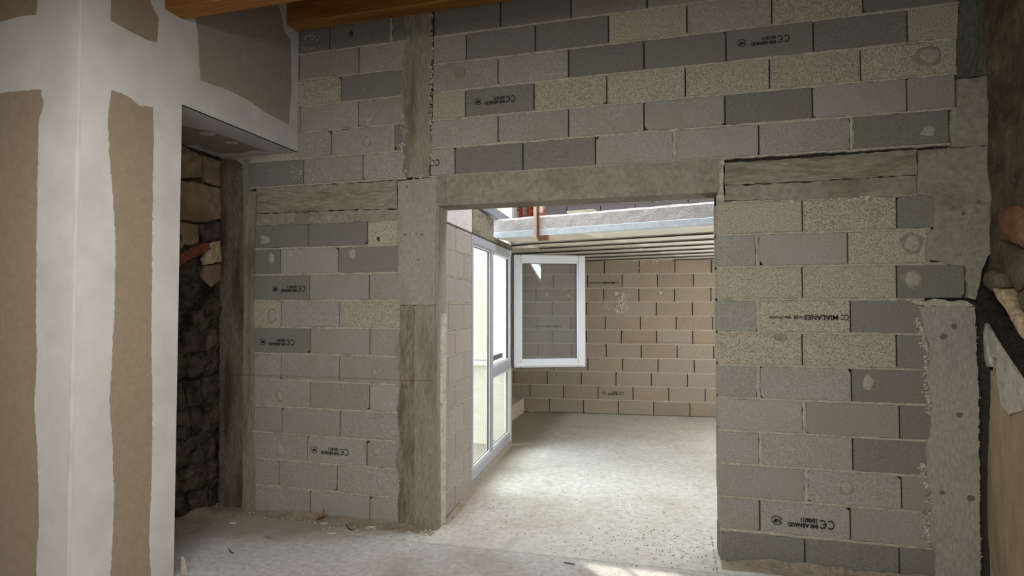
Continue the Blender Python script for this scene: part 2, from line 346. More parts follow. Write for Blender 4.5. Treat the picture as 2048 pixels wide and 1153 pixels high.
def stamp(items, name, fr, s, z, blk):
    """ink on a block laid upside down: items in reading order, turned half round as the photo shows them"""
    bm = bmesh.new()
    for it in items:
        if it[0] == 't':
            me = text_mesh(it[1], it[2], it[5] if len(it) > 5 else 0.0008, it[6] if len(it) > 6 else 1.0)
            t = bmesh.new(); t.from_mesh(me); bpy.data.meshes.remove(me)
            for v in t.verts: v.co = Vector((v.co.x+it[3], v.co.y+it[4], v.co.z))
            mm = bpy.data.meshes.new('tmp'); t.to_mesh(mm); t.free(); bm.from_mesh(mm); bpy.data.meshes.remove(mm)
        else:
            pts = it[1]; tr = tessellate_polygon([[Vector((p[0], p[1], 0)) for p in pts]])
            vs = [bm.verts.new((p[0], p[1], .0006)) for p in pts]
            for q in tr:
                try: bm.faces.new([vs[i] for i in q])
                except ValueError: pass
    for v in bm.verts:      # half turn, then stand up on the wall face
        x, y, d = -v.co.x, -v.co.y, v.co.z
        v.co = fr.P(s+x, z+y, .0022+d)
    me = bpy.data.meshes.new(name); bm.to_mesh(me); bm.free()
    o = link(name, me, 'stamp')
    if blk is not None:
        o.parent = blk; bpy.context.view_layer.update(); o.matrix_parent_inverse = blk.matrix_world.inverted()
    return o
def arcs(cx, cy, r, w, half, sx=.8):
    """a rounded C of the CE mark, open to the right"""
    return [(cx+p[0], cy+p[1]) for p in ring_pts(r-w, r, half, 2*math.pi-half, sx, 12)]
def oval_logo(cx, cy, r):
    it = []
    for a0, a1 in ((.15, 2.95), (3.3, 6.1)):
        it.append(('p', [(cx+p[0], cy+p[1]) for p in ring_pts(r*.84, r, a0, a1, 1.15, 16)]))
    it.append(('t', 'NF', r*1.15, cx-r*.78, cy, .0012, 1.0))
    return it
def maker_stamp(fr, s, z, blk, k=1.0, date='10/10/11'):
    """CE mark, two short lines, oval mark; s,z is the middle of the printing"""
    h = .034*k; it = []
    x = -.125*k
    it.append(('p', arcs(x+.010*k, 0, .021*k, .006*k, .75)))
    it.append(('p', arcs(x+.044*k, 0, .021*k, .006*k, .75)))
    it.append(('p', [(x+.028*k, -.003*k), (x+.044*k, -.003*k), (x+.044*k, .003*k), (x+.028*k, .003*k)]))
    it.append(('t', 'B40 ARNAUD', .026*k, x+.062*k, .0115*k, .0011*k, .82))
    it.append(('t', date, .026*k, x+.062*k, -.0135*k, .0011*k, .82))
    it += oval_logo(.112*k, -.001*k, .021*k)
    return stamp(it, 'printed_stamp', fr, s, z, blk)
def long_stamp(fr, s, z, blk, k=1.0):
    it = []
    x = -.222*k
    it.append(('p', arcs(x+.008*k, 0, .017*k, .005*k, .8))); it.append(('p', arcs(x+.030*k, 0, .017*k, .005*k, .8)))
    it.append(('t', 'MIALANES', .042*k, x+.050*k, 0, .0012*k, .98))
    it.append(('t', 'V2', .020*k, x+.246*k, 0, .0006*k, .9))
    it += oval_logo(x+.285*k, 0, .014*k)
    it.append(('t', '9840 277 07H01', .024*k, x+.310*k, 0, .0005*k, .80))
    return stamp(it, 'printed_stamp', fr, s, z, blk)
def gravel(name, pts, n, spread, parent, size=(.004, .0115), nrm=(0, -1, 0), rng=RNG, mat='pebble', flatk=.8):
    """honeycombed edge of a poured column: loose aggregate, far too many to count"""
    bm = bmesh.new(); seg = [(Vector(pts[i]), Vector(pts[i+1])) for i in range(len(pts)-1)]
    tot = sum((b-a).length for a, b in seg); nrm = Vector(nrm)
    for _ in range(n):
        q = rng.uniform(0, tot)
        for a, b in seg:
            l = (b-a).length
            if q <= l: p = a+(b-a)*(q/l); break
            q -= l
        r = rng.uniform(*size); side = (b-a).normalized().cross(nrm)
        p = p + side*rng.gauss(0, spread) + nrm*rng.uniform(-.004, .004)
        rock(bm, p, (r*rng.uniform(.8, 1.5), r*flatk, r*rng.uniform(.7, 1.2)), rng, 1)
    return link(name, from_bm(bm, name), mat, parent, 'stuff')
def proj(P):
    f = Vector((math.sin(YAW)*math.cos(PITCH), math.cos(YAW)*math.cos(PITCH), math.sin(PITCH)))
    r = Vector((math.cos(YAW), -math.sin(YAW), 0)); u = r.cross(f); d = Vector(P)-CAM; z = d.dot(f)
    return 1024+FPX*d.dot(r)/z, 576.5-FPX*d.dot(u)/z
def s_at(fr, x, z):
    y = 600.0
    for _ in range(3):
        s = fr.s_of(x, y); y = proj(fr.P(s, z))[1]
    return s

# ================================================================== SETTING: the block partition with the wide opening
MW = Frame((0, 0, 0), 0.0)
wall = empty('wall_middle'); tag(wall, 'bare grey concrete block partition with a wide doorless opening', 'wall', kind='structure')
OX0, OX1, OZ = -0.535, 1.326, 2.266
# backing behind the faces (the far side of the same wall), four pieces round the opening
bm = bmesh.new()
bm_box(bm, (-2.6, .05, -.05), (-0.60, .20, 4.8)); bm_box(bm, (OX1+.004, .05, -.05), (3.4, .20, 4.8)); bm_box(bm, (-0.60, .05, 2.50), (OX1+.004, .20, 4.8))
core = link('wall_core', from_bm(bm, 'wall_core'), 'core', wall)
HU, HD, ZU = .2018, .2013, 2.4805
G = .0065
def course(fr, z0, z1, px, cls, parent, fills=(), chip=.18, stamps=None, widths=None, mats=None, smin=None):
    """one course of blocks from joint positions; cls is one letter for each block"""
    zm = (z0+z1)/2; ss = [s_at(fr, x, zm) for x in px]; out = []
    for i, c in enumerate(cls):
        a, b = ss[i], ss[i+1]
        fl = .008 if i in fills else 0; fl2 = .008 if (i+1) in fills else 0
        out.append(block(fr, a+fl, b-fl2, z0+G, z1-G, (mats or M)[c] if mats else c, parent, chip=chip))
    for i in fills: mortar_head(fr, ss[i], z0+.004, z1-.004, parent, .022)
    return out, ss
BL = {}
UR = [(1, [860, 909.7, 1045.6, 1191, 1349.5, 1518, 1704, 1899], 'gddgggd', (4, 6)),
      (2, [862, 995.9, 1137, 1288, 1450, 1625.5, 1814, 1912], 'ggggdgg', ()),
      (3, [864, 930.5, 1067.7, 1213.5, 1370.7, 1539.5, 1721.6, 1916], 'bdbbbbb', ()),
      (4, [865, 995.9, 1137, 1288, 1452, 1627, 1815.5, 1919], 'ggddddb', ()),
      (5, [866, 932.6, 1070.6, 1216.7, 1374, 1544, 1726, 1921], 'gddbgbd', ()),
      (6, [868, 1000.6, 1142, 1294, 1456, 1636, 1826, 1924], 'ddggddd', ()),
      (7, [868, 934, 1073, 1221, 1380, 1552, 1740, 1926], 'ddggddd', ())]
for k, px, cls, fl in UR:
    z0, z1 = ZU+(k-1)*HU, ZU+k*HU
    BL['UR', k] = course(MW, z0, z1, px, cls, wall, fl)
    s0, s1 = BL['UR', k][1][0], BL['UR', k][1][-1]
    mortar_bed(MW, s0, s1, z0, wall, h=.018, proud=.001 if k != 1 else .004)
UL = [(1, [478, 606.7, 725.4, 812], 'dgg', ()), (2, [592, 662, 786, 812], 'ggd', (2,)), (3, [585, 599.8, 716.3, 812], 'ggg', ()),
      (4, [585, 682, 812], 'bd', ()), (5, [585, 598, 717, 815], 'dwg', ()), (6, [585, 659, 782, 815], 'ddd', (2,)), (7, [585, 717, 815], 'dd', ())]
for k, px, cls, fl in UL:
    z0, z1 = ZU+(k-1)*HU, ZU+k*HU
    BL['UL', k] = course(MW, z0, z1, px, cls, wall, fl)
    s0, s1 = BL['UL', k][1][0], BL['UL', k][1][-1]
    mortar_bed(MW, s0, s1, z0, wall, h=.016)
DL = [(1, [500, 615.6, 734.5, 805], 'ddb', ()), (2, [500, 560, 676.5, 805], 'dgd', ()), (3, [500, 618.5, 737.8, 806], 'dgg', ()),
      (4, [488, 561.5, 678.6, 806], 'bgb', ()), (5, [500, 619.6, 739.3, 803], 'dgg', ()), (6, [502, 561.5, 678, 803], 'ggw', ()),
      (7, [502, 619.6, 738.7, 803], 'gwg', ()), (8, [502, 563.5, 679.8, 803], 'ggg', ()), (9, [500, 614.3, 733.2, 803], 'ggg', ()),
      (10, [502, 557.3, 673.6, 803], 'ggg', ()), (11, [503, 619.7, 739.2, 803], 'ggg', ())]
DR = [(1, [1433, 1605, 1794, 1878], 'bbd', ()), (2, [1433, 1514.6, 1696, 1862], 'ggb', (1,)), (3, [1433, 1605, 1794, 1931], 'bbd', ()),
      (4, [1433, 1517, 1701.5, 1850], 'gbd', (1,)), (5, [1433.5, 1605, 1794, 1866], 'bbd', ()), (6, [1434, 1517, 1703.7, 1860], 'ggd', (1,)),
      (7, [1434.5, 1609, 1800, 1870], 'gwd', (1,)), (8, [1435, 1522, 1706.3, 1862], 'ggd', (1,)), (9, [1436, 1613.5, 1804, 1866], 'ggw', (1,)),
      (10, [1437, 1520, 1701.5, 1866], 'ggg', ()), (11, [1438, 1610.3, 1799.7, 1880], 'ddd', ())]
for nm, rows in (('DL', DL), ('DR', DR)):
    for k, px, cls, fl in rows:
        z1, z0 = 2.2-(k-1)*HD, 2.2-k*HD
        if nm == 'DR': px = [proj((OX1, 0, (z0+z1)/2))[0]] + px[1:]
        BL[nm, k] = course(MW, z0, z1, px, cls, wall, fl)
        s0, s1 = BL[nm, k][1][0], BL[nm, k][1][-1]
        mortar_bed(MW, s0+(.004 if nm == 'DR' else 0), s1, z1, wall, h=.018 if nm == 'DR' else .02, proud=.0015)
# return face of the opening on the right: the ends of the same blocks, seen edge-on
RV = Frame((OX1, 0, 0), -math.pi/2)
for k in range(1, 12):
    z1, z0 = 2.2-(k-1)*HD, 2.2-k*HD
    block(RV, -.20, -.062, z0+G, z1-G, 'bgbgbgggggd'[k-1], wall, depth=.05, gap=.0)
box('jamb_mortar', (OX1+.004, .002, 0), (OX1+.05, .2, 2.25), 'mortar', wall)

box('mortar_packing', (-2.42, .003, ZU+HU-.006), (-1.690, .06, 2.738), 'mortar', wall, .002)
# ---- concrete frame cast into the wall
def PY(pts, Y=0.0): return [atY(x, y, Y) for x, y in pts]
def cast(name, pts, mat, front=.010, depth=.06, amp=.004, step=.03, Y=0.0):
    lp = flat_on(jag(PY(pts), amp, step), (0, -1, 0), (0, Y, 0))
    return prism(name, [lp], (0, -1, 0), depth, mat, wall, front)
LX = [(500, 386), (600, 380), (700, 373), (797, 366), (798, 438), (735, 441), (615, 447), (512, 452)]
cast('lintel', [(515, 378), (600, 373.5), (700, 368), (797, 362), (797, 418), (700, 420), (600, 424), (517, 428)], 'conc_board', .012)
cast('lintel', [(515, 429), (600, 425), (700, 421), (797, 419), (797, 440), (735, 444), (615, 449), (515, 452)], 'conc', .007, amp=.006)
# main lintel over the opening: real depth through the wall, pale soffit
zt = 2.478
lm = prism('lintel', [[Vector((-0.54, -.009, OZ)), Vector((OX1+.02, -.009, OZ)), Vector((OX1+.02, -.009, zt)), Vector((-0.54, -.009, zt))]], (0, -1, 0), .209, 'conc', wall)
cast('lintel', [(1449, 327), (1560, 321), (1700, 310), (1832, 300), (1832, 350), (1700, 358), (1560, 366), (1449, 371)], 'conc_board', .012)
cast('lintel', [(1449, 373), (1560, 368), (1700, 360), (1832, 352), (1833, 388), (1700, 395), (1600, 399), (1449, 402)], 'conc', .008, amp=.006)
cast('lintel_end', [(1434, 322), (1448, 321), (1448, 403), (1434, 404)], 'mortar', .006, amp=.006, step=.02)
# middle column: upper length, head, two-board lower length
cast('concrete_column', [(806, 30), (862, 22), (864, 100), (860, 200), (862, 300), (858, 352), (815, 357), (806, 345), (812, 250), (803, 200), (806, 120), (815, 70)], 'conc_v', .008, amp=.006, step=.025)
cast('column_head', [(795, 364), (874, 355), (874, 412), (873, 500), (872, 610), (800, 611), (798, 500), (797, 440)], 'conc_lt', .012, amp=.002, step=.04)
cast('column_head', [(874, 354), (893, 352), (893, 412), (874, 413)], 'conc', .0135, amp=.001, step=.04)
cast('concrete_column', [(800, 612), (829, 612), (830, 800), (829, 1060), (800, 1056), (795, 1010), (800, 980), (792, 920), (800, 880), (794, 820), (801, 760), (792, 700), (801, 660)], 'conc_mid', .005, amp=.005, step=.025)
cast('concrete_column', [(830, 612), (872, 611), (875, 800), (877, 1072), (830, 1068)], 'conc_v', .013, amp=.0015, step=.05)
box('jamb_face', (-0.70, -.004, -.02), (OX0-.001, .155, OZ-.001), 'conc_lt', wall)          # side of the column, seen in the opening
box('jamb_board', (OX0-.012, .045, 0.0), (OX0+.006, .150, 1.50), 'plaster_grey', wall, .004)
# left column beside the rubble wall
cast('concrete_column', [(443, 318), (470, 320), (486, 330), (490, 420), (489, 600), (488, 760), (487, 900), (486, 1050), (436, 1052), (440, 900), (440, 600), (443, 420)], 'conc_dark', .006, amp=.005, step=.03)
cast('concrete_column', [(487, 330), (496, 318), (500, 384), (514, 384), (512, 452), (508, 600), (509, 700), (511, 810), (506, 870), (511, 930), (511, 1040), (487, 1046), (488, 800), (490, 500)], 'conc_v', .012, amp=.003, step=.03)
# right column: dark top, stained middle, pale lower length
cast('concrete_column', [(1921, -40), (1992, -40), (1994, 150), (1912, 158), (1914, 60)], 'conc_green', .010, amp=.004)
cast('concrete_column', [(1912, 160), (1994, 152), (1996, 290), (1900, 296), (1899, 224), (1913, 214)], 'conc', .014, amp=.005)
cast('column_head', [(1834, 302), (1900, 298), (1996, 292), (1999, 400), (1994, 470), (1962, 540), (1950, 600), (1934, 596), (1930, 534), (1868, 522), (1850, 520), (1852, 466), (1867, 458), (1868, 398), (1834, 390)], 'conc', .011, amp=.006, step=.03)
cast('concrete_column', [(1834, 612), (1948, 614), (1955, 800), (1958, 1000), (1960, 1210), (1868, 1210), (1870, 1110), (1856, 1080), (1860, 1030), (1864, 1000), (1852, 950), (1850, 900), (1862, 850), (1860, 800), (1853, 750), (1858, 700), (1846, 650)], 'conc_lt', .012, amp=.005, step=.025)
cast('broken_mortar', [(1794, 604), (1860, 600), (1930, 602), (1946, 612), (1900, 616), (1836, 611)], 'mortar', .010, amp=.008, step=.02)
for (x, y, r) in ((1906, 653, 6), (1885, 673, 7), (1917, 830, 6), (1882, 984, 5), (1940, 996, 7), (1955, 405, 5), (1925, 428, 4), (812, 470, 3), (845, 470, 3), (838, 520, 3), (470, 485, 5), (815, 375, 4)):
    p = atY(x, y, 0); blob('tie_hole', MW, p.x, p.z, r*.0029, r*.0029, 'daub_dark', wall, .0015, .3, .0122)
# honeycombed gravel along the poured edges
gravel('exposed_gravel', PY([(804, 215), (812, 260), (806, 300), (808, 345), (835, 352), (858, 350)]), 260, .012, wall)
gravel('exposed_gravel', PY([(862, 25), (864, 100), (862, 200), (863, 345)]), 150, .006, wall)
gravel('exposed_gravel', PY([(1840, 635), (1855, 690), (1862, 730), (1852, 760), (1860, 810), (1864, 830)]), 300, .014, wall)
gravel('exposed_gravel', PY([(1845, 930), (1866, 985), (1866, 1020), (1858, 1050), (1864, 1090)]), 260, .016, wall)
gravel('exposed_gravel', PY([(1993, 0), (1995, 150), (1997, 400)]), 90, .004, wall, (.003, .006))
gravel('exposed_gravel', PY([(1950, 620), (1957, 900), (1959, 1150)]), 110, .004, wall, (.003, .007))
gravel('exposed_gravel', PY([(798, 660), (797, 800), (796, 900), (798, 1050)]), 120, .006, wall, (.002, .006))
gravel('exposed_gravel', PY([(800, 370), (803, 430), (806, 450)]), 26, .004, wall, (.003, .006))
gravel('exposed_gravel', PY([(488, 320), (484, 345), (470, 365), (450, 372)]), 90, .014, wall, (.003, .007))

# white paint and lime spatter
def spatter(pts, n, spread, size=(.002, .006)): gravel('lime_spatter', PY(pts), n, spread, wall, size, mat='chip', flatk=.25)
spatter([(605, 75), (640, 78)], 60, .03, (.0015, .005)); spatter([(612, 285), (655, 290)], 70, .025, (.0015, .004)); spatter([(601, 100), (650, 98)], 50, .012, (.0015, .004))
spatter([(540, 330), (600, 350), (660, 362)], 24, .05); spatter([(585, 330), (592, 358)], 14, .01); spatter([(690, 235), (740, 215)], 10, .06); spatter([(650, 400), (600, 425)], 12, .04)
spatter([(840, 578), (868, 592)], 26, .006, (.003, .010)); spatter([(1470, 395), (1790, 392)], 90, .012, (.002, .007)); spatter([(510, 820), (790, 830)], 22, .12, (.0015, .004))
# ---- stamps printed on the blocks
def on_block(key, i, x, y, date='10/10/11', k=1.0, fn=None):
    p = atY(x, y, 0)
    b = BL[key][0][i]
    return (fn or maker_stamp)(MW, p.x, p.z, b, k) if fn else maker_stamp(MW, p.x, p.z, b, k, date)
on_block(('UR', 3), 1, 990, 201, '02/10/11', 1.12)
on_block(('UR', 4), 4, 1527, 82, '02/10/11', 1.12)
on_block(('DL', 3), 0, 578, 578, '10/10/11', 1.10)
on_block(('DL', 5), 0, 555, 685, '10/10/11', 1.14)
on_block(('DL', 9), 1, 660, 903, '10/10/11', 1.18)
on_block(('DR', 10), 1, 1606, 1046, '15/06/11', 1.28)
on_block(('DR', 4), 1, 1614, 635, fn=long_stamp, k=.98)
p = atY(870, 326); it = [('p', arcs(-.016, 0, .024, .007, .75)), ('p', arcs(.022, 0, .024, .007, .75)), ('p', [(.006, -.003), (.022, -.003), (.022, .003), (.006, .003)])]
stamp(it, 'printed_stamp', MW, p.x, p.z, BL['UR', 1][0][0])

# ---- cement daubs over the old fixing holes
for (x, y, rx, rz, rim) in ((543, 517, 8, 15, 0), (579, 508, 9, 10, 0), (704, 509, 9, 13, 0), (544, 632, 10, 17, 1), (757, 632, 9, 14, 1), (749, 746, 6, 8, 1),
        (559, 793, 8, 11, 1), (559, 901, 9, 13, 0), (754, 905, 9, 8, 0), (562, 996, 9, 7, 0), (529, 480, 14, 12, 0), (733, 284, 8, 10, 1), (918, 146, 11, 11, 2), (908, 260, 11, 12, 0),
        (1859, 110, 16, 14, 1), (1858, 262, 13, 10, 0), (1824, 487, 14, 16, 1), (1826, 559, 13, 14, 1), (1738, 766, 9, 16, 0), (1694, 977, 10, 11, 1), (1560, 676, 10, 6, 2)):
    p = atY(x, y)
    k = .0033
    if rim: blob('cement_daub', MW, p.x, p.z, rx*k*1.35, rz*k*1.3, 'plug_rim', wall, .0025)
    if rim != 2: blob('cement_daub', MW, p.x, p.z, rx*k, rz*k, 'plug', wall, .007)
for (x, y, r) in ((702, 67, 5), (757, 478, 4)):
    p = atY(x, y); blob('drilled_hole', MW, p.x, p.z, r*.004, r*.005, 'core', wall, .003, .6)

# ================================================================== floors
def dust_stain(m):
    """brown dust trodden in along the foot of the left wall, fading out with a ragged edge"""
    nt = m.node_tree; N = nt.nodes; L = nt.links; b = N['Principled BSDF']; src = b.inputs['Base Color'].links[0].from_socket
    g = N.new('ShaderNodeNewGeometry'); sp = N.new('ShaderNodeSeparateXYZ'); L.new(g.outputs['Position'], sp.inputs[0])
    nz = N.new('ShaderNodeTexNoise'); nz.inputs['Scale'].default_value = 3.2; nz.inputs['Detail'].default_value = 6; L.new(g.outputs['Position'], nz.inputs['Vector'])
    def math_(op, a, c):
        q = N.new('ShaderNodeMath'); q.operation = op
        for i, v in enumerate((a, c)):
            if isinstance(v, (int, float)): q.inputs[i].default_value = v
            else: L.new(v, q.inputs[i])
        return q.outputs[0]
    # edge runs from the casing foot towards the middle column
    e = math_('ADD', math_('MULTIPLY', sp.outputs['X'], -.42), math_('MULTIPLY', sp.outputs['Y'], 1.0))
    e = math_('ADD', e, math_('MULTIPLY', math_('SUBTRACT', nz.outputs['Fac'], .5), .55))
    mr = N.new('ShaderNodeMapRange'); mr.interpolation_type = 'SMOOTHSTEP'; mr.inputs[1].default_value = .02; mr.inputs[2].default_value = .42; mr.inputs[4].default_value = .8; L.new(e, mr.inputs[0])
    mk = N.new('ShaderNodeMapRange'); mk.interpolation_type = 'SMOOTHSTEP'; mk.inputs[1].default_value = -.25; mk.inputs[2].default_value = -.60; L.new(sp.outputs['X'], mk.inputs[0])
    mx = N.new('ShaderNodeMix'); mx.data_type = 'RGBA'; L.new(math_('MULTIPLY', mr.outputs[0], mk.outputs[0]), mx.inputs[0]); L.new(src, mx.inputs[6]); mx.inputs[7].default_value = lin((128, 117, 102)); L.new(mx.outputs[2], b.inputs['Base Color'])
nf = box('floor', (-4.2, -5.6, -.12), (5.8, -0.215, 0), 'floor_near'); tag(nf, 'dusty grey concrete floor of the near room', 'floor', kind='structure')
for v in nf.data.vertices:
    if v.co.y > -.3: v.co.y = -.215 + .028*(v.co.x-.5)
dust_stain(M['floor_near'])
ff = box('floor_far_room', (-4.2, -0.211, -.12), (5.8, 5.6, -.001), 'floor_far'); tag(ff, 'pale troweled concrete floor beyond the opening', 'floor', kind='structure')
for v in ff.data.vertices:
    if v.co.y < 0: v.co.y = -.207 + .028*(v.co.x-.5)
dust_stain(M['floor_far'])

# ================================================================== far room
FW = Frame((0, 4.70, 0), math.atan(.1))
fwall = empty('wall_far'); tag(fwall, 'brownish block wall at the back of the far room', 'wall', kind='structure')
bm = bmesh.new()
X = Matrix.Translation(FW.o) @ Matrix.Rotation(FW.ang, 4, 'Z')
bm_box(bm, (-2.4, .04, -.05), (3.8, .25, 4.9), X)
link('wall_core', from_bm(bm, 'wall_core'), 'core', fwall)
FJ = [1208.5, 1244, 1207.5, 1241.9, 1210.4, 1242.4, 1212.2, 1245, 1231.7, 1195.8, 1166.8]
FB = {}
fcls = 'ffgfmffgf'
for k in range(16):
    if k < 11: z1, z0 = 2.225-k*.2023, 2.225-(k+1)*.2023; j = s_at(FW, FJ[k], (z0+z1)/2)
    else: z0, z1 = 2.225+(k-11)*.2023, 2.225+(k-10)*.2023; j = s_at(FW, (1232, 1268)[(k-11) % 2], z0)+.02
    s = j-.497*math.ceil((j+1.95)/.497); row = []
    while s < 3.3:
        c = 'upper' if k > 10 else ('f' if RNG.random() < .7 else 'f2')
        if k in (6, 7, 8, 9, 10) and RNG.random() < .6: c = 'f2'
        row.append((s, block(FW, max(s, -1.95), s+.497, z0+.006, z1-.006, c, fwall, .05, .0055, .12))); s += .497
    FB[k] = row
    mortar_bed(FW, -1.95, 3.3, z1 if k < 11 else z0, fwall, 'mortar_far', .021, .002)
def fblock(k, s): 
    for a, b in FB[k]:
        if a <= s < a+.497: return b
s, z = FW.sz(1226, 787); maker_stamp(FW, s, z, fblock(9, s), 1.15, '13/06/11')
s, z = FW.sz(1208, 566); long_stamp(FW, s, z, fblock(1, s), .95)
s, z = FW.sz(1095, 653); long_stamp(FW, s, z, fblock(4, s), .95)
for (x, y, rx, rz) in ((1232, 588, 7, 7), (1321, 586, 6, 6), (1095, 590, 6, 6), (1137, 592, 6, 6)):
    s, z = FW.sz(x, y); blob('cement_daub', FW, s, z, rx*.0085, rz*.009, 'plug_rim', fwall, .002); blob('cement_daub', FW, s, z, rx*.006, rz*.0065, 'mortar_far', fwall, .006)

gravel('lime_spatter', [at(x, y, FW.o, FW.n) for x, y in ((1243, 586), (1245, 628))], 130, .045, fwall, (.004, .012), tuple(FW.n), mat='chip', flatk=.3)
gravel('lime_spatter', [at(x, y, FW.o, FW.n) for x, y in ((1205, 608), (1245, 625))], 90, .05, fwall, (.003, .009), tuple(FW.n), mat='chip', flatk=.3)
gravel('lime_spatter', [at(x, y, FW.o, FW.n) for x, y in ((1262, 521), (1320, 523))], 40, .03, fwall, (.003, .010), tuple(FW.n), mat='chip', flatk=.3)
# left side wall of the far room, with the glazed door
LW = Frame((-0.535, 0, 0), math.atan2(1, -.06))
lwall = empty('wall_far_left'); tag(lwall, 'mauve-grey block wall carrying the glazed door', 'wall', kind='structure')
XL = Matrix.Translation(LW.o) @ Matrix.Rotation(LW.ang, 4, 'Z')          # local x = s, local y = into the wall (outside)
D0, D1, DZ0, DZ1 = .855, 2.435, .075, 2.172
for k in range(11):
    z1, z0 = 2.175-k*.199, 2.175-(k+1)*.199
    js = [.155, .415, D0-.004] if k % 2 == 0 else [.155, .235, .635, D0-.004]
    for i in range(len(js)-1): block(LW, js[i], js[i+1], z0+.006, z1-.006, 'm', lwall, .05, .003, .2)
    mortar_bed(LW, .155, D0-.006, z0 if k < 10 else z0+.012, lwall, 'mortar', .018, .001)
bm = bmesh.new()
bm_box(bm, (.155, .05, -.02), (D0-.004, .20, 2.18), XL); 
link('wall_core', from_bm(bm, 'wall_core'), 'core', lwall)
box('end_pier', (D1+.004, .0, -.02), (D1+.075, .035, 2.2), 'mortar', lwall, xf=XL)
box('ring_beam', (.155, -.004, 2.182), (.86, .2, 2.42), 'slabc', lwall, .004, xf=XL)
box('ring_beam', (.862, -.012, 2.182), (1.60, .2, 2.41), 'conc_board', lwall, .006, xf=XL)
box('ring_beam', (1.602, -.004, 2.182), (D1+.075, .2, 2.24), 'conc_dark', lwall, .006, xf=XL)
box('door_sill', (D0, .0, -.02), (D1, .2, DZ0-.004), 'mortar', lwall, .008, xf=XL)
# upper storey of the same wall round the upper window
for lo, hi in (((.155, 0, 2.425), (1.10, .2, 4.8)), ((2.62, 0, 2.425), (2.80, .2, 4.8)), ((1.10, 0, 3.7), (2.62, .2, 4.8))):
    box('upper_wall', lo, hi, 'render_w', lwall, xf=XL)
# recess beyond the door and the side walls of the far room
w2 = box('wall_recess', (-2.15, 2.66, -.05), (-1.95, 4.75, 4.8), 'render_w'); tag(w2, 'plain side wall of the recess behind the open window sash', 'wall', kind='structure')
wq = empty('window_5', (3.28, 2.9, 1.35)); tag(wq, 'side window of the far room out of view to the right', 'window', kind='structure')
box('pane', (-.01, -.9, -.65), (.01, .9, .65), 'compound', wq); box('frame', (-.03, -.96, -.71), (.015, .96, -.65), 'pvc', wq); box('frame', (-.03, -.96, .65), (.015, .96, .71), 'pvc', wq)  # unseen opaque panel, added as backing for the fill lamp
w3 = box('wall_far_right', (3.3, .2, -.05), (3.45, 5.3, 4.8), 'f'); tag(w3, 'side wall of the far room out of view to the right', 'wall', kind='structure')
# one-course plinth of blocks at the foot of the recess
pl = empty('block_plinth', (-1.4, 3.6, 0)); tag(pl, 'low one-course block ledge in the far left corner', 'ledge')
for i in range(5):
    y0 = 2.70+i*.363
    box('block', (-1.93+1.4, y0-3.6, 0), (-1.055+1.4, y0+.358-3.6, .205), 'mortar_far', pl, .006)
# ---- glazed door: fixed light on the near side, hinged upper light (open) over a fixed lower light
dr = empty('door_1'); dr.matrix_world = XL
tag(dr, 'white-framed glazed door unit with its upper right sash swung open', 'door', kind='structure')
def dbox(name, lo, hi, mat, parent=None, bevel=.004): return box(name, lo, hi, mat, parent or dr, bevel)
FY0, FY1 = -.004, .040
MS = 1.585     # mullion
dbox('frame', (D0, FY0, DZ0), (D0+.055, FY1, DZ1), 'pvc_lead'); dbox('frame', (D1-.055, FY0, DZ0), (D1, FY1, DZ1), 'pvc')
dbox('frame', (D0+.055, FY0, DZ1-.075), (D1-.055, FY1, DZ1), 'pvc_lead'); dbox('frame', (D0+.055, FY0, DZ0), (D1-.055, FY1, DZ0+.09), 'pvc_lead')
dbox('mullion', (MS-.038, FY0, DZ0+.09), (MS+.038, FY1, DZ1-.075), 'pvc_lead')
dbox('transom', (MS+.045, FY0, .865), (D1-.055, FY1, .955), 'pvc_lead')
def pane(s0, s1, z0, z1, lip='pvc', name='glazing_bead', y=.028):
    b = .018
    for lo, hi in (((s0, .012, z0), (s0+b, .04, z1)), ((s1-b, .012, z0), (s1, .04, z1)), ((s0+b, .012, z1-b), (s1-b, .04, z1)), ((s0+b, .012, z0), (s1-b, .04, z0+b))):
        dbox(name, lo, hi, lip, None, .003)
    g = box('pane', (s0+b, y, z0+b), (s1-b, y+.004, z1-b), 'glass_door', dr)
    bm = bmesh.new()
    for lo, hi in (((s0+b, y-.004, z0+b), (s0+b+.005, y, z1-b)), ((s1-b-.012, y-.004, z0+b), (s1-b, y, z1-b)), ((s0+b, y-.004, z1-b-.005), (s1-b, y, z1-b)), ((s0+b, y-.004, z0+b), (s1-b, y, z0+b+.005))): bm_box(bm, lo, hi)
    link('gasket', from_bm(bm, 'gasket'), 'gasket', g)
pane(D0+.055, MS-.038, DZ0+.09, DZ1-.075, 'pvc'); pane(MS+.038, D1-.055, DZ0+.09, .865, 'pvc')
# rebate of the open light
for lo, hi in (((MS+.045, .02, .955), (MS+.060, .06, DZ1-.075)), ((D1-.082, .010, .955), (D1-.055, .06, DZ1-.075)), ((MS+.06, .02, DZ1-.10), (D1-.082, .06, DZ1-.075)), ((MS+.06, .02, .955), (D1-.082, .06, .985))):
    dbox('rebate', lo, hi, 'pvc')
dbox('rebate_seal', (D1-.090, .012, .985), (D1-.083, .03, DZ1-.10), 'gasket', None, 0)
bm = bmesh.new(); bm_bar(bm, (MS+.05, .055, 1.03), (D1-.20, .055, 1.03), .02, .05); link('guard_bar', from_bm(bm, 'guard_bar'), 'rail', dr)
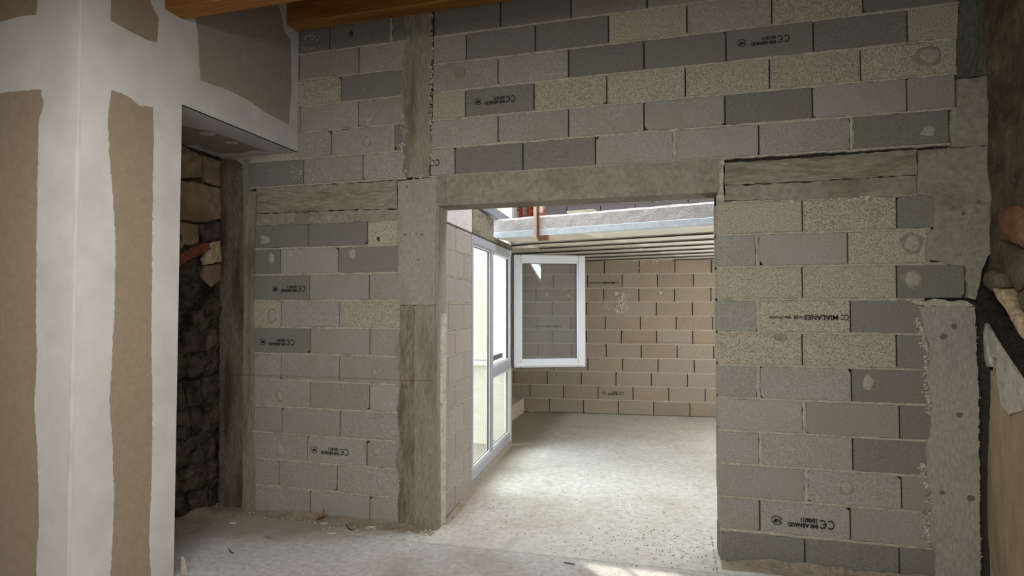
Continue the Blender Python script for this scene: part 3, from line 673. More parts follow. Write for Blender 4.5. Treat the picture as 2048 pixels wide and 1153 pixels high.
# the open sash
A, B = Vector((-.648, 2.440, 0)), Vector((.097, 2.757, 0)); ua = (B-A).normalized()
XS = Matrix.Translation(A) @ Matrix.Rotation(math.atan2(ua.y, ua.x), 4, 'Z')
SW, S0, S1 = (B-A).length, .877, 2.128
sash = dbox('sash_frame', (0, 0, 0), (.001, .001, .001), 'pvc')
def sbox(name, lo, hi, mat, bev=.004, par=None):
    bm = bmesh.new(); bm_box(bm, lo, hi)
    if bev: bmesh.ops.bevel(bm, geom=bm.edges[:], offset=bev, segments=1, affect='EDGES', clamp_overlap=True)
    bmesh.ops.transform(bm, matrix=XL.inverted() @ XS, verts=bm.verts)
    return link(name, from_bm(bm, name), mat, par or sash)
bm = bmesh.new()
for lo, hi in (((0, -.03, S0), (.078, .035, S1)), ((SW-.078, -.03, S0), (SW, .035, S1)), ((.078, -.03, S1-.078), (SW-.078, .035, S1)), ((.078, -.03, S0), (SW-.078, .035, S0+.078))): bm_box(bm, lo, hi)
bmesh.ops.bevel(bm, geom=bm.edges[:], offset=.006, segments=2, affect='EDGES', clamp_overlap=True)
bmesh.ops.transform(bm, matrix=XL.inverted() @ XS, verts=bm.verts)
sash.data = from_bm(bm, 'sash_frame'); sash.data.materials.append(M['pvc'])
b0 = .072
for lo, hi in (((b0, -.02, S0+b0), (b0+.022, .02, S1-b0)), ((SW-b0-.022, -.02, S0+b0), (SW-b0, .02, S1-b0)), ((b0, -.02, S1-b0-.022), (SW-b0, .02, S1-b0)), ((b0, -.02, S0+b0), (SW-b0, .02, S0+b0+.022))):
    sbox('glazing_bead', lo, hi, 'pvc', .006)
sbox('pane', (b0+.018, -.002, S0+b0+.018), (SW-b0-.018, .002, S1-b0-.018), 'glass_sash', 0)
for lo, hi in (((-.006, .012, S0-.006), (SW+.006, .022, S0+.004)), ((-.006, .012, S1-.004), (SW+.006, .022, S1+.006)), ((SW-.003, .012, S0), (SW+.007, .022, S1)), ((-.007, .012, S0), (.003, .022, S1))):
    sbox('gasket', lo, hi, 'gasket', 0)
for lo, hi in (((b0+.02, -.006, S0+b0+.02), (b0+.026, -.003, S1-b0-.02)), ((SW-b0-.030, -.006, S0+b0+.02), (SW-b0-.020, -.003, S1-b0-.02)), ((b0+.02, -.006, S1-b0-.028), (SW-b0-.02, -.003, S1-b0-.020))):
    sbox('gasket', lo, hi, 'gasket', 0)
sbox('weather_bar', (.02, -.045, S0+.015), (SW-.02, -.03, S0+.045), 'pvc', .006)
for hz in (1.02, 1.52, 2.02):
    bm = bmesh.new(); bmesh.ops.create_cone(bm, cap_ends=True, segments=10, radius1=.009, radius2=.009, depth=.11, matrix=Matrix.Translation((D1-.012, -.022, hz)))
    link('hinge', from_bm(bm, 'hinge'), 'steel', dr)
# outside the glass: paved passage and the cream wall opposite
gp = box('ground_outside', (-9, -3, -.20), (-.78, 2.56, -.10), 'cream'); tag(gp, 'pale paved yard outside the glazed door', 'ground', kind='structure')
ow = empty('wall_outside', (-.735, 2.515, -.10)); tag(ow, 'cream rendered house wall seen through the door glass', 'wall', kind='structure')
box('render', (-7.2, 0, 0), (0, .12, 5.0), 'cream', ow)
box('string_course', (-7.2, -.04, .98), (-.02, 0, 1.03), 'cream', ow, .008); box('string_course', (-7.2, -.025, 1.05), (-.02, 0, 1.09), 'cream', ow, .006)
# upper window in the same wall
uw = empty('window_2'); uw.matrix_world = XL; tag(uw, 'upper white window just showing above the slab edge', 'window', kind='structure')
for nm, lo, hi, m in (('sill', (1.05, -.03, 2.425), (2.65, .10, 2.47), 'pvc_lead'), ('frame', (1.10, 0, 2.47), (2.62, .06, 2.54), 'pvc_lead'), ('frame', (1.10, 0, 2.54), (1.16, .06, 3.7), 'pvc'),
                      ('frame', (2.52, 0, 2.54), (2.62, .06, 3.7), 'pvc'), ('mullion', (1.72, 0, 2.54), (1.78, .06, 3.62), 'pvc'), ('frame', (1.16, 0, 3.62), (2.52, .06, 3.7), 'pvc')):
    box(nm, lo, hi, m, uw, .005)
box('pane', (1.16, .028, 2.54), (1.72, .032, 3.62), 'glass_door', uw); box('pane', (1.78, .028, 2.54), (2.52, .032, 3.62), 'glass_door', uw)

# ---- mezzanine slab over the back of the far room, skewed to the walls
SA = math.atan(-.239)
SF = Matrix.Translation((-.634, 1.700, 0)) @ Matrix.Rotation(SA, 4, 'Z')      # local x along the edge, local y towards the back
slab = empty('ceiling_mezzanine'); slab.matrix_world = SF; tag(slab, 'mezzanine slab with pale underside panels over the far room', 'ceiling', kind='structure')
SZ = 2.23
bm = bmesh.new(); n = 70; L0, L1 = -.03, 4.1; prev = None
for i in range(n+1):
    x = L0+(L1-L0)*i/n; e = noise.noise(Vector((x*6, 3, 1)))*.006; e2 = noise.noise(Vector((x*9, 7, 1)))*.006; e3 = noise.noise(Vector((x*14, 1, 4)))*.008
    cur = [bm.verts.new((x, 3.6, SZ+.055)), bm.verts.new((x, .010, SZ+.055)), bm.verts.new((x, e2, SZ+.058+e3)), bm.verts.new((x, e, SZ+.12)), bm.verts.new((x, e2, SZ+.17)), bm.verts.new((x, .012, SZ+.19+e)), bm.verts.new((x, 3.6, SZ+.19))]
    if prev:
        for q in range(6): bm.faces.new((prev[q], prev[q+1], cur[q+1], cur[q]))
    prev = cur
link('slab_concrete', from_bm(bm, 'slab_concrete'), 'slabc', slab)
box('slab_concrete', (-1.75, 1.05, SZ+.055), (L0-.001, 3.6, SZ+.19), 'slabc', slab)
box('edge_strip', (L0, -.004, SZ-.004), (L1, .010, SZ+.058), 'flash', slab, .003)
box('edge_strip', (L0, .010, SZ-.004), (L1, .035, SZ+.002), 'flash', slab)
TR = [.90, .97, 1.06, .86, 1.02, 1.1, 1.1]
for k in range(7):
    y0, y1 = .037+k*.488, .037+k*.488+.462
    if k == 6: y1 = y0+.44
    # flat length, then a length with a shallow sunk tray
    xs = TR[k]
    xl = L0+.02 if k < 2 else -1.7
    box('deck_panel', (xl, y0, SZ), (xs-.002, y1, SZ+.03), 'deck', slab, .002)
    bm = bmesh.new()
    lo, hi = (xs+.002, y0), (L1, y1); t0, t1 = (xs+.05, y0+.03), (L1-.05, y1-.03); u0, u1 = (xs+.11, y0+.06), (L1-.11, y1-.13)
    def rect(a, b, z): return [bm.verts.new(p) for p in ((a[0], a[1], z), (b[0], a[1], z), (b[0], b[1], z), (a[0], b[1], z))]
    r0, r1, r2, r3 = rect(lo, hi, SZ+.03), rect(lo, hi, SZ), rect(t0, t1, SZ), rect(u0, u1, SZ+.022)
    for a, b in ((r0, r1), (r1, r2), (r2, r3)):
        for i in range(4): bm.faces.new((a[i], a[(i+1) % 4], b[(i+1) % 4], b[i]))
    bm.faces.new(r3); bm.faces.new(list(reversed(r0)))
    link('deck_panel', from_bm(bm, 'deck_panel'), 'deck_tray', slab)
    box('deck_joist', (xl, y1+.002, SZ-.010), (L1, y1+.012, SZ+.054), 'joist', slab)  # grey strip, then dark strip: painted shade of tray bevel and panel gap
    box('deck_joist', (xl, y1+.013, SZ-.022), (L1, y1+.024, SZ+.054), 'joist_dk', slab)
# things on and at the slab edge
def onslab(x, y, yl): 
    p0 = SF @ Vector((0, yl, 0)); n = SF.to_3x3() @ Vector((0, -1, 0)); return at(x, y, p0, n)
cl = empty('edge_clamp', onslab(1071, 440, -.03)); tag(cl, 'rusty upright clamp gripping the concrete slab edge', 'clamp')
def clbar(nm, a, b, w, h, mat='rust'):
    bm = bmesh.new(); bm_bar(bm, Vector(a), Vector(b), w, h, up=SF.to_3x3() @ Vector((0, 1, 0)))
    bmesh.ops.bevel(bm, geom=bm.edges[:], offset=.002, segments=1, affect='EDGES')
    bmesh.ops.translate(bm, vec=-cl.location, verts=bm.verts); return link(nm, from_bm(bm, nm), mat, cl)
p = onslab(1070.5, 478, -.03); clbar('front_bar', (p.x, p.y, 2.195), (p.x, p.y, 2.75), .026, .03, 'timber_pale')  # pale colour imitates the lit front of the rusty bar
q = onslab(1076.5, 478, -.016); clbar('bar_web', (q.x, q.y, 2.20), (q.x, q.y, 2.75), .022, .02)
r = onslab(1081, 476, .02); bm = bmesh.new(); 
j0 = p + SF.to_3x3() @ Vector((0.0, .03, 0)); clbar('lower_jaw', (j0.x+.02, j0.y, 2.205), (j0.x+.12, j0.y-.02, 2.205), .05, .04)
k0 = onslab(1084, 418, .10); clbar('rear_bar', (k0.x, k0.y, 2.43), (k0.x, k0.y, 2.75), .04, .03, 'timber_pale'); k1 = onslab(1089, 418, .10)
clbar('rear_web', (k1.x, k1.y, 2.43), (k1.x, k1.y, 2.75), .014, .03)
clbar('foot_plate', (k0.x-.06, k0.y-.03, 2.428), (k0.x+.05, k0.y-.05, 2.428), .06, .012)
b0_, b1_ = onslab(1137, 424, .06), onslab(1190, 420.5, .06)
pk = bar('plank', (b0_.x, b0_.y, 2.433), (b1_.x, b1_.y, 2.433), .09, .02, 'timber_pale', bevel=.002); tag(pk, 'short pale board lying on the slab edge', 'plank')
# red trestle frame standing on the mezzanine
def atmez(x, y, Y=3.0): return atY(x, y, Y)
tr = empty('steel_trestle', (atmez(1030, 430).x, 3.0, 2.42))
ZP = proj((-.6, 3.0, 2.422))[1]; tag(tr, 'red-painted steel frame with weathered boards on the mezzanine', 'trestle')
def tbar(nm, a, b, w, h, mat, Y=3.0, dy=0.0):
    A_, B_ = atmez(*a, Y), atmez(*b, Y); bm = bmesh.new(); bm_bar(bm, A_+Vector((0, dy, 0)), B_+Vector((0, dy, 0)), w, h, up=(0, 1, 0))
    bmesh.ops.translate(bm, vec=-tr.location, verts=bm.verts); return link(nm, from_bm(bm, nm), mat, tr)
for x in (1026.5, 1042, 1059): tbar('post', (x, ZP), (x, 385), .018 if x < 1030 else .03, .05, 'red')
for x in (1026.5, 1042, 1059): tbar('post', (x, ZP), (x, 385), .018 if x < 1030 else .03, .05, 'red', 3.0, .55)
tbar('rail', (1024, 420.5), (1044, 420.5), .016, .04, 'red'); tbar('rail', (1024, 398), (1062, 398), .02, .04, 'red'); tbar('rail', (1024, 446), (1062, 446), .02, .04, 'red')
tbar('board', (1028, 412), (1040, 417), .06, .05, 'timber_grey', 3.0, .03); tbar('board', (1044, 414), (1057, 428), .11, .05, 'timber_grey', 3.0, .05)

# ================================================================== roof over both rooms
rp = [Vector((-4.3, -1.9, 4.02-.39*1.9)), Vector((-2.62, -1.9, 4.02-.39*1.9)), Vector((-2.62, 0, 4.02)), Vector((5.8, 0, 4.02)), Vector((5.8, -5.6, 4.02-.39*5.6)), Vector((-4.3, -5.6, 4.02-.39*5.6))]
rn = Vector((0, -.39, 1)).normalized()
def onroof(x, y): return Vector((x, y, 4.02+.39*y))
holes = []
T0 = Vector((3.190, -3.415)); ed = Vector((1.170, -1.195))
for a, b in ((0, .262), (.270, .60)):
    holes.append([onroof(T0.x+a, T0.y), onroof(T0.x+b, T0.y), onroof(T0.x+b+ed.x, T0.y+ed.y), onroof(T0.x+a+ed.x, T0.y+ed.y)])
rf = prism('ceiling_near', [rp]+holes, -rn if rn.z > 0 else rn, .06, 'ply'); tag(rf, 'boarded underside of the sloping roof over the near room', 'ceiling', kind='structure')
rl = empty('window_3', onroof(3.9, -3.9)); tag(rl, 'pair of rooflights in the near roof behind the viewer', 'window', kind='structure')
for h in holes:
    for i in range(4):
        bm = bmesh.new(); bm_bar(bm, h[i]-rl.location, h[(i+1) % 4]-rl.location, .012, .05, up=rn); link('frame', from_bm(bm, 'frame'), 'pvc', rl)
fr_ = prism('ceiling_far', [[Vector(p) for p in ((-.80, .2, 4.8), (3.6, .2, 4.8), (3.6, 5.5, 4.8), (-2.2, 5.5, 4.8), (-2.2, 2.54, 4.8), (-.80, 2.54, 4.8))]], (0, 0, -1), .1, 'render_w'); tag(fr_, 'roof lining high over the far room', 'ceiling', kind='structure')
rd = empty('window_4', (0.15, -3.05, 4.02-.39*3.05-.03)); rd.rotation_euler = (math.radians(21.3), 0, 0); tag(rd, 'frosted rooflight in the near roof overhead of the viewer', 'window', kind='structure')
box('pane', (-1.3, -.6, .0), (1.3, .6, .012), 'compound', rd)  # opaque panel, added together with the fill lamp below it
for lo, hi in (((-1.36, -.66, -.03), (1.36, -.6, .02)), ((-1.36, .6, -.03), (1.36, .66, .02)), ((-1.36, -.6, -.03), (-1.3, .6, .02)), ((1.3, -.6, -.03), (1.36, .6, .02))): box('frame', lo, hi, 'pvc', rd)
# timbers
pb = bar('roof_purlin', (-1.72, -.085, 3.657+.11), (3.0, -.085, 3.657+.11), .13, .22, 'wood', bevel=.006); tag(pb, 'brown stained timber beam along the top of the block wall', 'beam')
pc = bar('roof_purlin', (-1.70, -1.158, 3.238+.11), (3.0, -1.158, 3.238+.11), .13, .22, 'wood', bevel=.006); tag(pc, 'brown stained timber beam meeting the plasterboard casing at upper left', 'beam')
# walls of the near room the photo does not show
wr = empty('wall_rear'); tag(wr, 'rear wall of the near room with a wide glazed bay', 'wall', kind='structure')
for lo, hi in (((-4.3, -5.6, -.05), (-.95, -5.4, 2.2)), ((2.55, -5.6, -.05), (5.8, -5.4, 2.2)), ((-.95, -5.6, -.05), (2.55, -5.4, .45)), ((-.95, -5.6, 1.85), (2.55, -5.4, 2.2)), ((-.95, -5.5, .45), (2.55, -5.45, 1.85))):
    box('masonry', lo, hi, 'render_w', wr)  # the bay is filled in; the added lamp stands before it
for nm, lo, hi in (('wall_rear_left', (-4.3, -5.6, -.05), (-4.1, -1.6, 4)), ('wall_rear_right', (5.6, -5.6, -.05), (5.8, -1.4, 4)), ('wall_side_return', (2.80, -1.6, -.05), (5.8, -1.4, 4))):
    o = box(nm, lo, hi, 'render_w'); tag(o, {'wall_rear_left': 'rendered wall left of the viewer', 'wall_rear_right': 'rendered wall far right of the viewer', 'wall_side_return': 'rendered return wall right of the viewer'}[nm], 'wall', kind='structure')

# ================================================================== plasterboard casing on the left
DX, DY, DE, DB = -1.695, -1.708, -1.092, 2.735
cas = empty('wall_casing'); tag(cas, 'plasterboard casing with white taped joints over brown paper', 'wall', kind='structure')
def sideP(pts): return [atX(x, y, DX) for x, y in pts]
def zr(y): return 4.0+.39*y
top = .3
# boards
bm = bmesh.new()
def quad(bm, pts): return bm.faces.new([bm.verts.new(p) for p in pts])
side = prism('plasterboard', [[Vector((DX, DY, 0)), Vector((DX, DE, 0)), Vector((DX, DE, DB)), Vector((DX, .0, DB)), Vector((DX, .0, zr(0))), Vector((DX, DY, zr(DY)))]], (1, 0, 0), .013, 'board', cas, -.0012)
front = prism('plasterboard', [[Vector((-4.1, DY, 0)), Vector((DX-.013, DY, 0)), Vector((DX-.013, DY, zr(DY))), Vector((-4.1, DY, zr(DY)))]], (0, -1, 0), .013, 'board', cas, -.0012)
soff = prism('plasterboard', [[Vector((-2.42, DE, DB)), Vector((DX-.001, DE, DB)), Vector((DX-.001, .0, DB)), Vector((-2.42, .0, DB))]], (0, 0, -1), .013, 'board2', cas, -.0012)
box('stud_return', (-2.42, DE-.013, 0), (DX-.013, DE, DB), 'board', cas)
def edge(pts, n, p0, amp=.0035, step=.02): return flat_on(jag(pts, amp, step), n, p0)
h1 = sideP([(222, -80), (222, 42), (240, 52), (266, 66), (290, 78), (315, 86), (318, 36), (308, 18), (302, 4), (300, -80)])
h2 = sideP([(222.5, 181), (243, 186), (262, 197), (280, 212), (306, 214), (308, 278), (306, 360), (305, 480), (304, 600), (303, 696), (305, 792), (305, 888), (303, 983), (298, 1079), (302, 1160), (303, 1300), (220, 1300), (221.5, 1153), (226, 1060), (228, 983), (225, 888), (219, 804), (225, 696), (230, 600), (231, 470), (223, 360), (219, 312), (215.6, 238)])
h2 = [p for p in h2]
for p in h2: p.z = max(p.z, .012)
h3 = sideP([(383, -70), (384, 22), (390, 34), (395, 62), (398, 110), (401, 161), (444, 175), (475, 190), (500, 203), (531, 225), (578, 250), (583, 187), (583, 120), (581, 78), (569, 62), (566, 40), (557, 6), (557, -40)])
for lp in (h1, h3):
    for p in lp: p.z = min(p.z, zr(p.y)-.02)
n_ = (1, 0, 0); p_ = (DX, 0, 0)
outer = [Vector((DX, DY, 0)), Vector((DX, DE, 0)), Vector((DX, DE, DB)), Vector((DX, -.002, DB)), Vector((DX, -.002, zr(0)-.005)), Vector((DX, DY, zr(DY)-.005))]
prism('joint_compound', [outer, edge(h1, n_, p_, .002), edge(h2, n_, p_, .0028, .016), edge(h3, n_, p_, .002)], n_, .0012, 'compound', cas)
# the bulkhead board is a greyer sheet than the column's
prism('plasterboard', [[p+Vector((-.0008, 0, 0)) for p in h3]], n_, .0003, 'board2', cas)
box('corner_bead', (DX-.016, DY-.0012, 0), (DX+.0012, DY+.016, zr(DY)-.01), 'compound', cas, .001)
def frontP(pts): return [atY(x, y, DY) for x, y in pts]
f1 = frontP([(-500, -60), (75, -60), (75, 10), (72, 30), (50, 31), (20, 38), (0, 44), (-500, 150)])
f2 = frontP([(-500, 226), (0, 186), (60, 180), (83, 179), (83, 192), (87, 202), (86, 215), (79, 236), (77, 260), (76, 300), (75, 360), (73, 480), (72, 600), (72, 648), (74, 720), (72, 758), (68, 816), (74, 888), (77, 983), (78, 1055), (74, 1103), (73, 1153), (73, 1400), (-500, 1400)])
for p in f2: p.z = max(p.z, .012)
for p in f1: p.z = min(p.z, zr(DY)-.02)
for lp in (f1, f2):
    for p in lp: p.x = max(p.x, -4.05)
n2, p2 = (0, -1, 0), (0, DY, 0)
outer = [Vector((-4.1, DY, 0)), Vector((DX, DY, 0)), Vector((DX, DY, zr(DY)-.005)), Vector((-4.1, DY, zr(DY)-.005))]
prism('joint_compound', [outer, edge(f1, n2, p2, .002), edge(f2, n2, p2, .003, .016)], n2, .0012, 'compound', cas)
def soffP(pts): return [atZ(x, y, DB) for x, y in pts]
s1 = soffP([(352, 244), (375, 254), (425, 264), (470, 279), (515, 297), (545, 305), (505, 301), (478, 308), (440, 308), (405, 300), (352, 290)])
n3, p3 = (0, 0, -1), (0, 0, DB)
outer = [Vector((-2.42, DE, DB)), Vector((DX, DE, DB)), Vector((DX, -.002, DB)), Vector((-2.42, -.002, DB))]
prism('joint_compound', [outer, edge(s1, n3, p3, .004, .03)], n3, .0012, 'compound', cas)
for (x, y, a, b) in ((415, 268, .055, .045), (463, 286, .05, .04), (388, 295, .05, .05)):
    c = atZ(x, y, DB); lp = [c+Vector((a*math.cos(t/16*6.283)*RNG.uniform(.9, 1.1), b*math.sin(t/16*6.283)*RNG.uniform(.9, 1.1), 0)) for t in range(16)]
    prism('joint_compound', [lp], n3, .0012, 'compound', cas)
ofc = prism('plaster_offcut', [[Vector((0, 0, 0)), Vector((.036, 0, .0)), Vector((.012, 0, .085)), Vector((0, 0, .10))]], (0, -1, 0), .012, 'plaster_grey')
ofc.location = Vector((DX+.001, DE+.05, .004)); tag(ofc, 'small white plasterboard offcut at the foot of the casing', 'offcut')
# ================================================================== left rubble wall
LXW = -2.364
lw = empty('wall_left'); tag(lw, 'old sooty rubble stone wall in the dark left corner', 'wall', kind='structure')
def rough_sheet(name, org, du, dv, nu, nv, nrm, amp, freq, mat, parent, seed=0.0, kind=None):
    bm = bmesh.new(); org, du, dv, nrm = Vector(org), Vector(du), Vector(dv), Vector(nrm); g = []
    for j in range(nv+1):
        r = []
        for i in range(nu+1):
            p = org+du*(i/nu)+dv*(j/nv); q = p*freq+Vector((seed, 0, 0))
            h = noise.fractal(q, 1.0, 2.1, 5)*amp + abs(noise.noise(q*2.3))*amp*.6
            r.append(bm.verts.new(p+nrm*h))
        g.append(r)
    for j in range(nv):
        for i in range(nu): bm.faces.new((g[j][i], g[j][i+1], g[j+1][i+1], g[j+1][i]))
    o = link(name, from_bm(bm, name), mat, parent, kind)
    for p in o.data.polygons: p.use_smooth = True
    return o
box('masonry', (LXW-.3, -1.9, -.05), (LXW-.08, .2, 4.0), 'core', lw)
rough_sheet('rubble_mortar', (LXW-.035, -1.12, 0), (0, 1.13, 0), (0, 0, 2.735), 80, 190, (1, 0, 0), .05, 6, 'rubble', lw)
def leftP(pts): return [atX(x, y, LXW) for x, y in pts]
def stone_px(name, pts, mat, parent, P, n, p0, front=.0, depth=.06, amp=.006, step=.03, dome=.012):
    lp = flat_on(jag(P(pts), amp, step), n, p0); n = Vector(n)
    c = sum(lp, Vector())/len(lp); bm = bmesh.new(); rings = []
    for k, (sc, d) in enumerate(((1.0, front-depth), (1.0, front-.008), (.94, front), (.55, front+dome))):
        rings.append([bm.verts.new(c+(p-c)*sc+n*(d+(0 if k < 2 else .006*noise.noise(p*9+Vector((k, 0, 0)))))) for p in lp])
    top = bm.verts.new(c+n*(front+dome*1.1)); m = len(lp)
    for k in range(3):
        for i in range(m): bm.faces.new((rings[k][i], rings[k][(i+1) % m], rings[k+1][(i+1) % m], rings[k+1][i]))
    for i in range(m): bm.faces.new((rings[3][i], rings[3][(i+1) % m], top))
    return link(name, from_bm(bm, name), mat, parent)
NL, PL = (1, 0, 0), (LXW, 0, 0)
for pts, mt in (([(335, 275), (404, 311), (405, 343), (406, 354), (365, 357), (335, 350)], 'stone'), ([(408, 311), (442, 322), (443, 373), (416, 366), (409, 352)], 'stone'),
               ([(335, 358), (366, 361), (412, 369), (443, 378), (444, 438), (404, 445), (366, 441), (335, 430)], 'stone'),
               ([(335, 438), (366, 444), (397, 449), (398, 486), (366, 498), (335, 505)], 'stone'),
               ([(400, 450), (430, 446), (445, 442), (446, 476), (430, 482), (412, 484)], 'stone_dk'),
               ([(412, 500), (424, 486), (442, 482), (443, 524), (414, 530)], 'stone_pale'),
               ([(414, 533), (442, 528), (443, 560), (425, 575), (408, 560)], 'stone')):
    stone_px('stone', pts, mt, lw, leftP, NL, PL, dome=.01)
stone_px('brick_lintel', [(335, 518), (361, 504), (410, 484), (421, 497), (400, 508), (361, 530), (335, 545)], 'terra', lw, leftP, NL, PL, .02, .1, .003, .05, .004)
rr = random.Random(3); z = .02
while z < 1.62:
    h = rr.uniform(.14, .24); y = -.80
    while y < .02:
        wd = rr.uniform(.13, .26)
        lp = [Vector((LXW, y+.012+rr.uniform(0, .02), z+.01)), Vector((LXW, y+wd*.5, z+rr.uniform(-.01, .02))), Vector((LXW, min(y+wd, .0)-.012, z+.015)), Vector((LXW, min(y+wd, .0)-rr.uniform(.008, .02), z+h*.6)),
              Vector((LXW, min(y+wd, .0)-.03, z+h-.015)), Vector((LXW, y+wd*.4, z+h-rr.uniform(0, .02))), Vector((LXW, y+.02, z+h-.02))]
        if wd > .05 and y < -.06 and not (z+h > 1.7):
            stone_px('stone', lp, 'stone_dk', lw, lambda q: q, NL, PL, rr.uniform(-.045, -.01), .07, .016, .03, rr.uniform(.008, .03))
        y += wd
    z += h

# ================================================================== right old wall with the burnt rafter
RX = 2.76
rw = empty('wall_right'); tag(rw, 'old patched plaster and stone wall at the right edge', 'wall', kind='structure')
rough_sheet('old_plaster', (RX+.035, -1.4, 0), (0, 1.42, 0), (0, 0, 1.80), 90, 90, (-1, 0, 0), .02, 4, 'rubble', rw, 20)
rough_sheet('old_plaster', (RX+.01, -1.4, 1.72), (0, 1.42, 0), (0, 0, 2.3), 90, 100, (-1, 0, 0), .012, 4, 'plaster_old', rw, 40)
box('masonry', (RX+.06, -1.4, 0), (RX+.3, .2, 4.0), 'core', rw)
def rightP(pts): return [atX(x, y, RX) for x, y in pts]
NR, PR = (-1, 0, 0), (RX, 0, 0)
for pts, mt, fr0, dm in (([(2004, 428), (2020, 416), (2040, 410), (2075, 425), (2075, 500), (2040, 488), (2020, 478), (2008, 458)], 'stone_or', .025, .02),
        ([(2000, 480), (2030, 492), (2075, 505), (2075, 560), (2035, 585), (2022, 560), (2004, 520)], 'plaster_old', .012, .012),
        ([(1955, 556), (1985, 540), (2005, 548), (2010, 575), (1990, 585), (1968, 580)], 'plaster_old', .01, .01),
        ([(1996, 577), (2010, 580), (2018, 595), (2035, 630), (2075, 700), (2075, 660), (2050, 625), (2030, 600), (2015, 578)], 'stone_pale', .03, .015),
        ([(2040, 590), (2075, 570), (2075, 645), (2052, 622)], 'plaster_old', .02, .012),
        ([(1962, 640), (1974, 650), (1980, 690), (1984, 735), (1974, 735), (1966, 705)], 'plaster_grey', .005, .006),
        ([(1978, 655), (1998, 670), (2012, 690), (2004, 720), (1986, 715)], 'plaster_grey', .012, .006),
        ([(1986, 722), (2004, 724), (2002, 760), (2004, 800), (1992, 770), (1984, 750)], 'stone_pale', .0, .01)):
    stone_px('stone', pts, mt, rw, rightP, NR, PR, fr0, .06, .006, .03, dm)
def plaster(pts, mat, front, depth=.03, amp=.005):
    lp = flat_on(jag(rightP(pts), amp, .03), NR, PR); return prism('plaster_patch', [lp], NR, depth, mat, rw, front)
plaster([(1986, 742), (1996, 778), (2012, 815), (2026, 834), (2075, 800), (2400, 760), (2400, 1500), (2000, 1210), (1984, 1100), (1978, 1040), (1980, 960), (1983, 860), (1986, 800)], 'plaster_beige', .012)
plaster([(2004, 704), (2020, 684), (2042, 722), (2075, 770), (2110, 800), (2040, 826), (2027, 831), (2012, 808), (2004, 770), (2002, 735)], 'plaster_grey', .022, .03, .004)
plaster([(1978, 1060), (1990, 1085), (2010, 1110), (2050, 1170), (2040, 1230), (1985, 1230), (1965, 1120), (1968, 1075)], 'plaster_grey', .006, .03)
# burnt rafter end sloping down the wall
bm = bmesh.new(); pr = None
path = [(1947, 553, 9), (1957, 572, 12), (1972, 598, 15), (1992, 628, 18), (2016, 660, 20), (2048, 702, 23), (2085, 748, 25), (2130, 805, 26)]
pts3 = [(atX(x, y, RX-.03), r_*.0030) for x, y, r_ in path]
for i, (c, r_) in enumerate(pts3):
    d = (pts3[min(i+1, len(pts3)-1)][0]-pts3[max(i-1, 0)][0]).normalized(); s_ = Vector((-1, 0, 0)); u_ = d.cross(s_).normalized(); cur = []
    for k in range(10):
        t = k/10*2*math.pi; j = 1+.35*noise.noise(Vector((math.cos(t)*1.5, math.sin(t)*1.5, i*1.7)))
        cur.append(bm.verts.new(c+u_*(r_*j*math.cos(t))+s_*(r_*.9*j*math.sin(t))))
    if pr:
        for k in range(10): bm.faces.new((pr[k], pr[(k+1) % 10], cur[(k+1) % 10], cur[k]))
    else: bm.faces.new(list(reversed(cur)))
    pr = cur
bm.faces.new(pr)
cb = link('charred_beam', from_bm(bm, 'charred_beam'), 'char'); tag(cb, 'charred black rafter stub sloping down the right wall', 'beam')
for pp in cb.data.polygons: pp.use_smooth = True

# ================================================================== dust, chips and litter on the floor
def mound(name, pts, h, w, mat, label, cat, rng):
    bm = bmesh.new(); pr = None; n = 60; P = [Vector(p) for p in pts]
    tot = sum((P[i+1]-P[i]).length for i in range(len(P)-1))
    for i in range(n+1):
        q = tot*i/n
        for k in range(len(P)-1):
            l = (P[k+1]-P[k]).length
            if q <= l+1e-6: c = P[k]+(P[k+1]-P[k])*(q/l); t = (P[k+1]-P[k]).normalized(); break
            q -= l
        s_ = Vector((t.y, -t.x, 0)); f = min(1, 6*i/n, 6*(n-i)/n); cur = []
        for k in range(7):
            v = k/6; hh = h*f*(1-v)**1.6*(1+.5*noise.noise(Vector((c.x*9, c.y*9, k*.7)))) if k < 6 else -.004
            cur.append(bm.verts.new(c+s_*(v*w*(1+.4*noise.noise(Vector((c.x*4, c.y*4, 3)))))+Vector((0, 0, hh-.001))))
        if pr:
            for k in range(6): bm.faces.new((pr[k], pr[k+1], cur[k+1], cur[k]))
        pr = cur
    o = link(name, from_bm(bm, name), mat); tag(o, label, cat, kind='stuff')
    for p in o.data.polygons: p.use_smooth = True
    return o
mound('dust_drift', [(-2.05, -.02, 0), (-1.6, -.015, 0), (-.9, -.015, 0), (-.53, -.02, 0)], .025, .12, 'dust', 'brown dust swept against the foot of the left block wall', 'dust', RNG)
mound('dust_drift', [(-2.33, -1.0, 0), (-2.33, -.5, 0), (-2.34, -.02, 0)], .06, .25, 'dust', 'dark dust heaped at the foot of the rubble wall', 'dust', RNG)
mound('dust_drift', [(1.33, -.015, 0), (1.9, -.015, 0), (2.7, -.02, 0)], .04, .12, 'dust', 'brown dust along the foot of the right block wall', 'dust', RNG)
mound('dust_drift', [(-.53, .10, 0), (-.56, .5, 0), (-.60, .9, 0)], .02, .05, 'dust', 'crumbs of mortar along the foot of the glazed door wall', 'dust', RNG)
def litter(name, n, fn, size, mat, label, rng=RNG):
    bm = bmesh.new()
    for _ in range(n):
        x, y = fn(rng); r = rng.uniform(*size)
        rock(bm, (x, y, r*.3), (r*rng.uniform(.7, 1.6), r*rng.uniform(.7, 1.6), r*.5), rng, 1)
    o = link(name, from_bm(bm, name), mat); tag(o, label, 'debris', kind='stuff'); return o
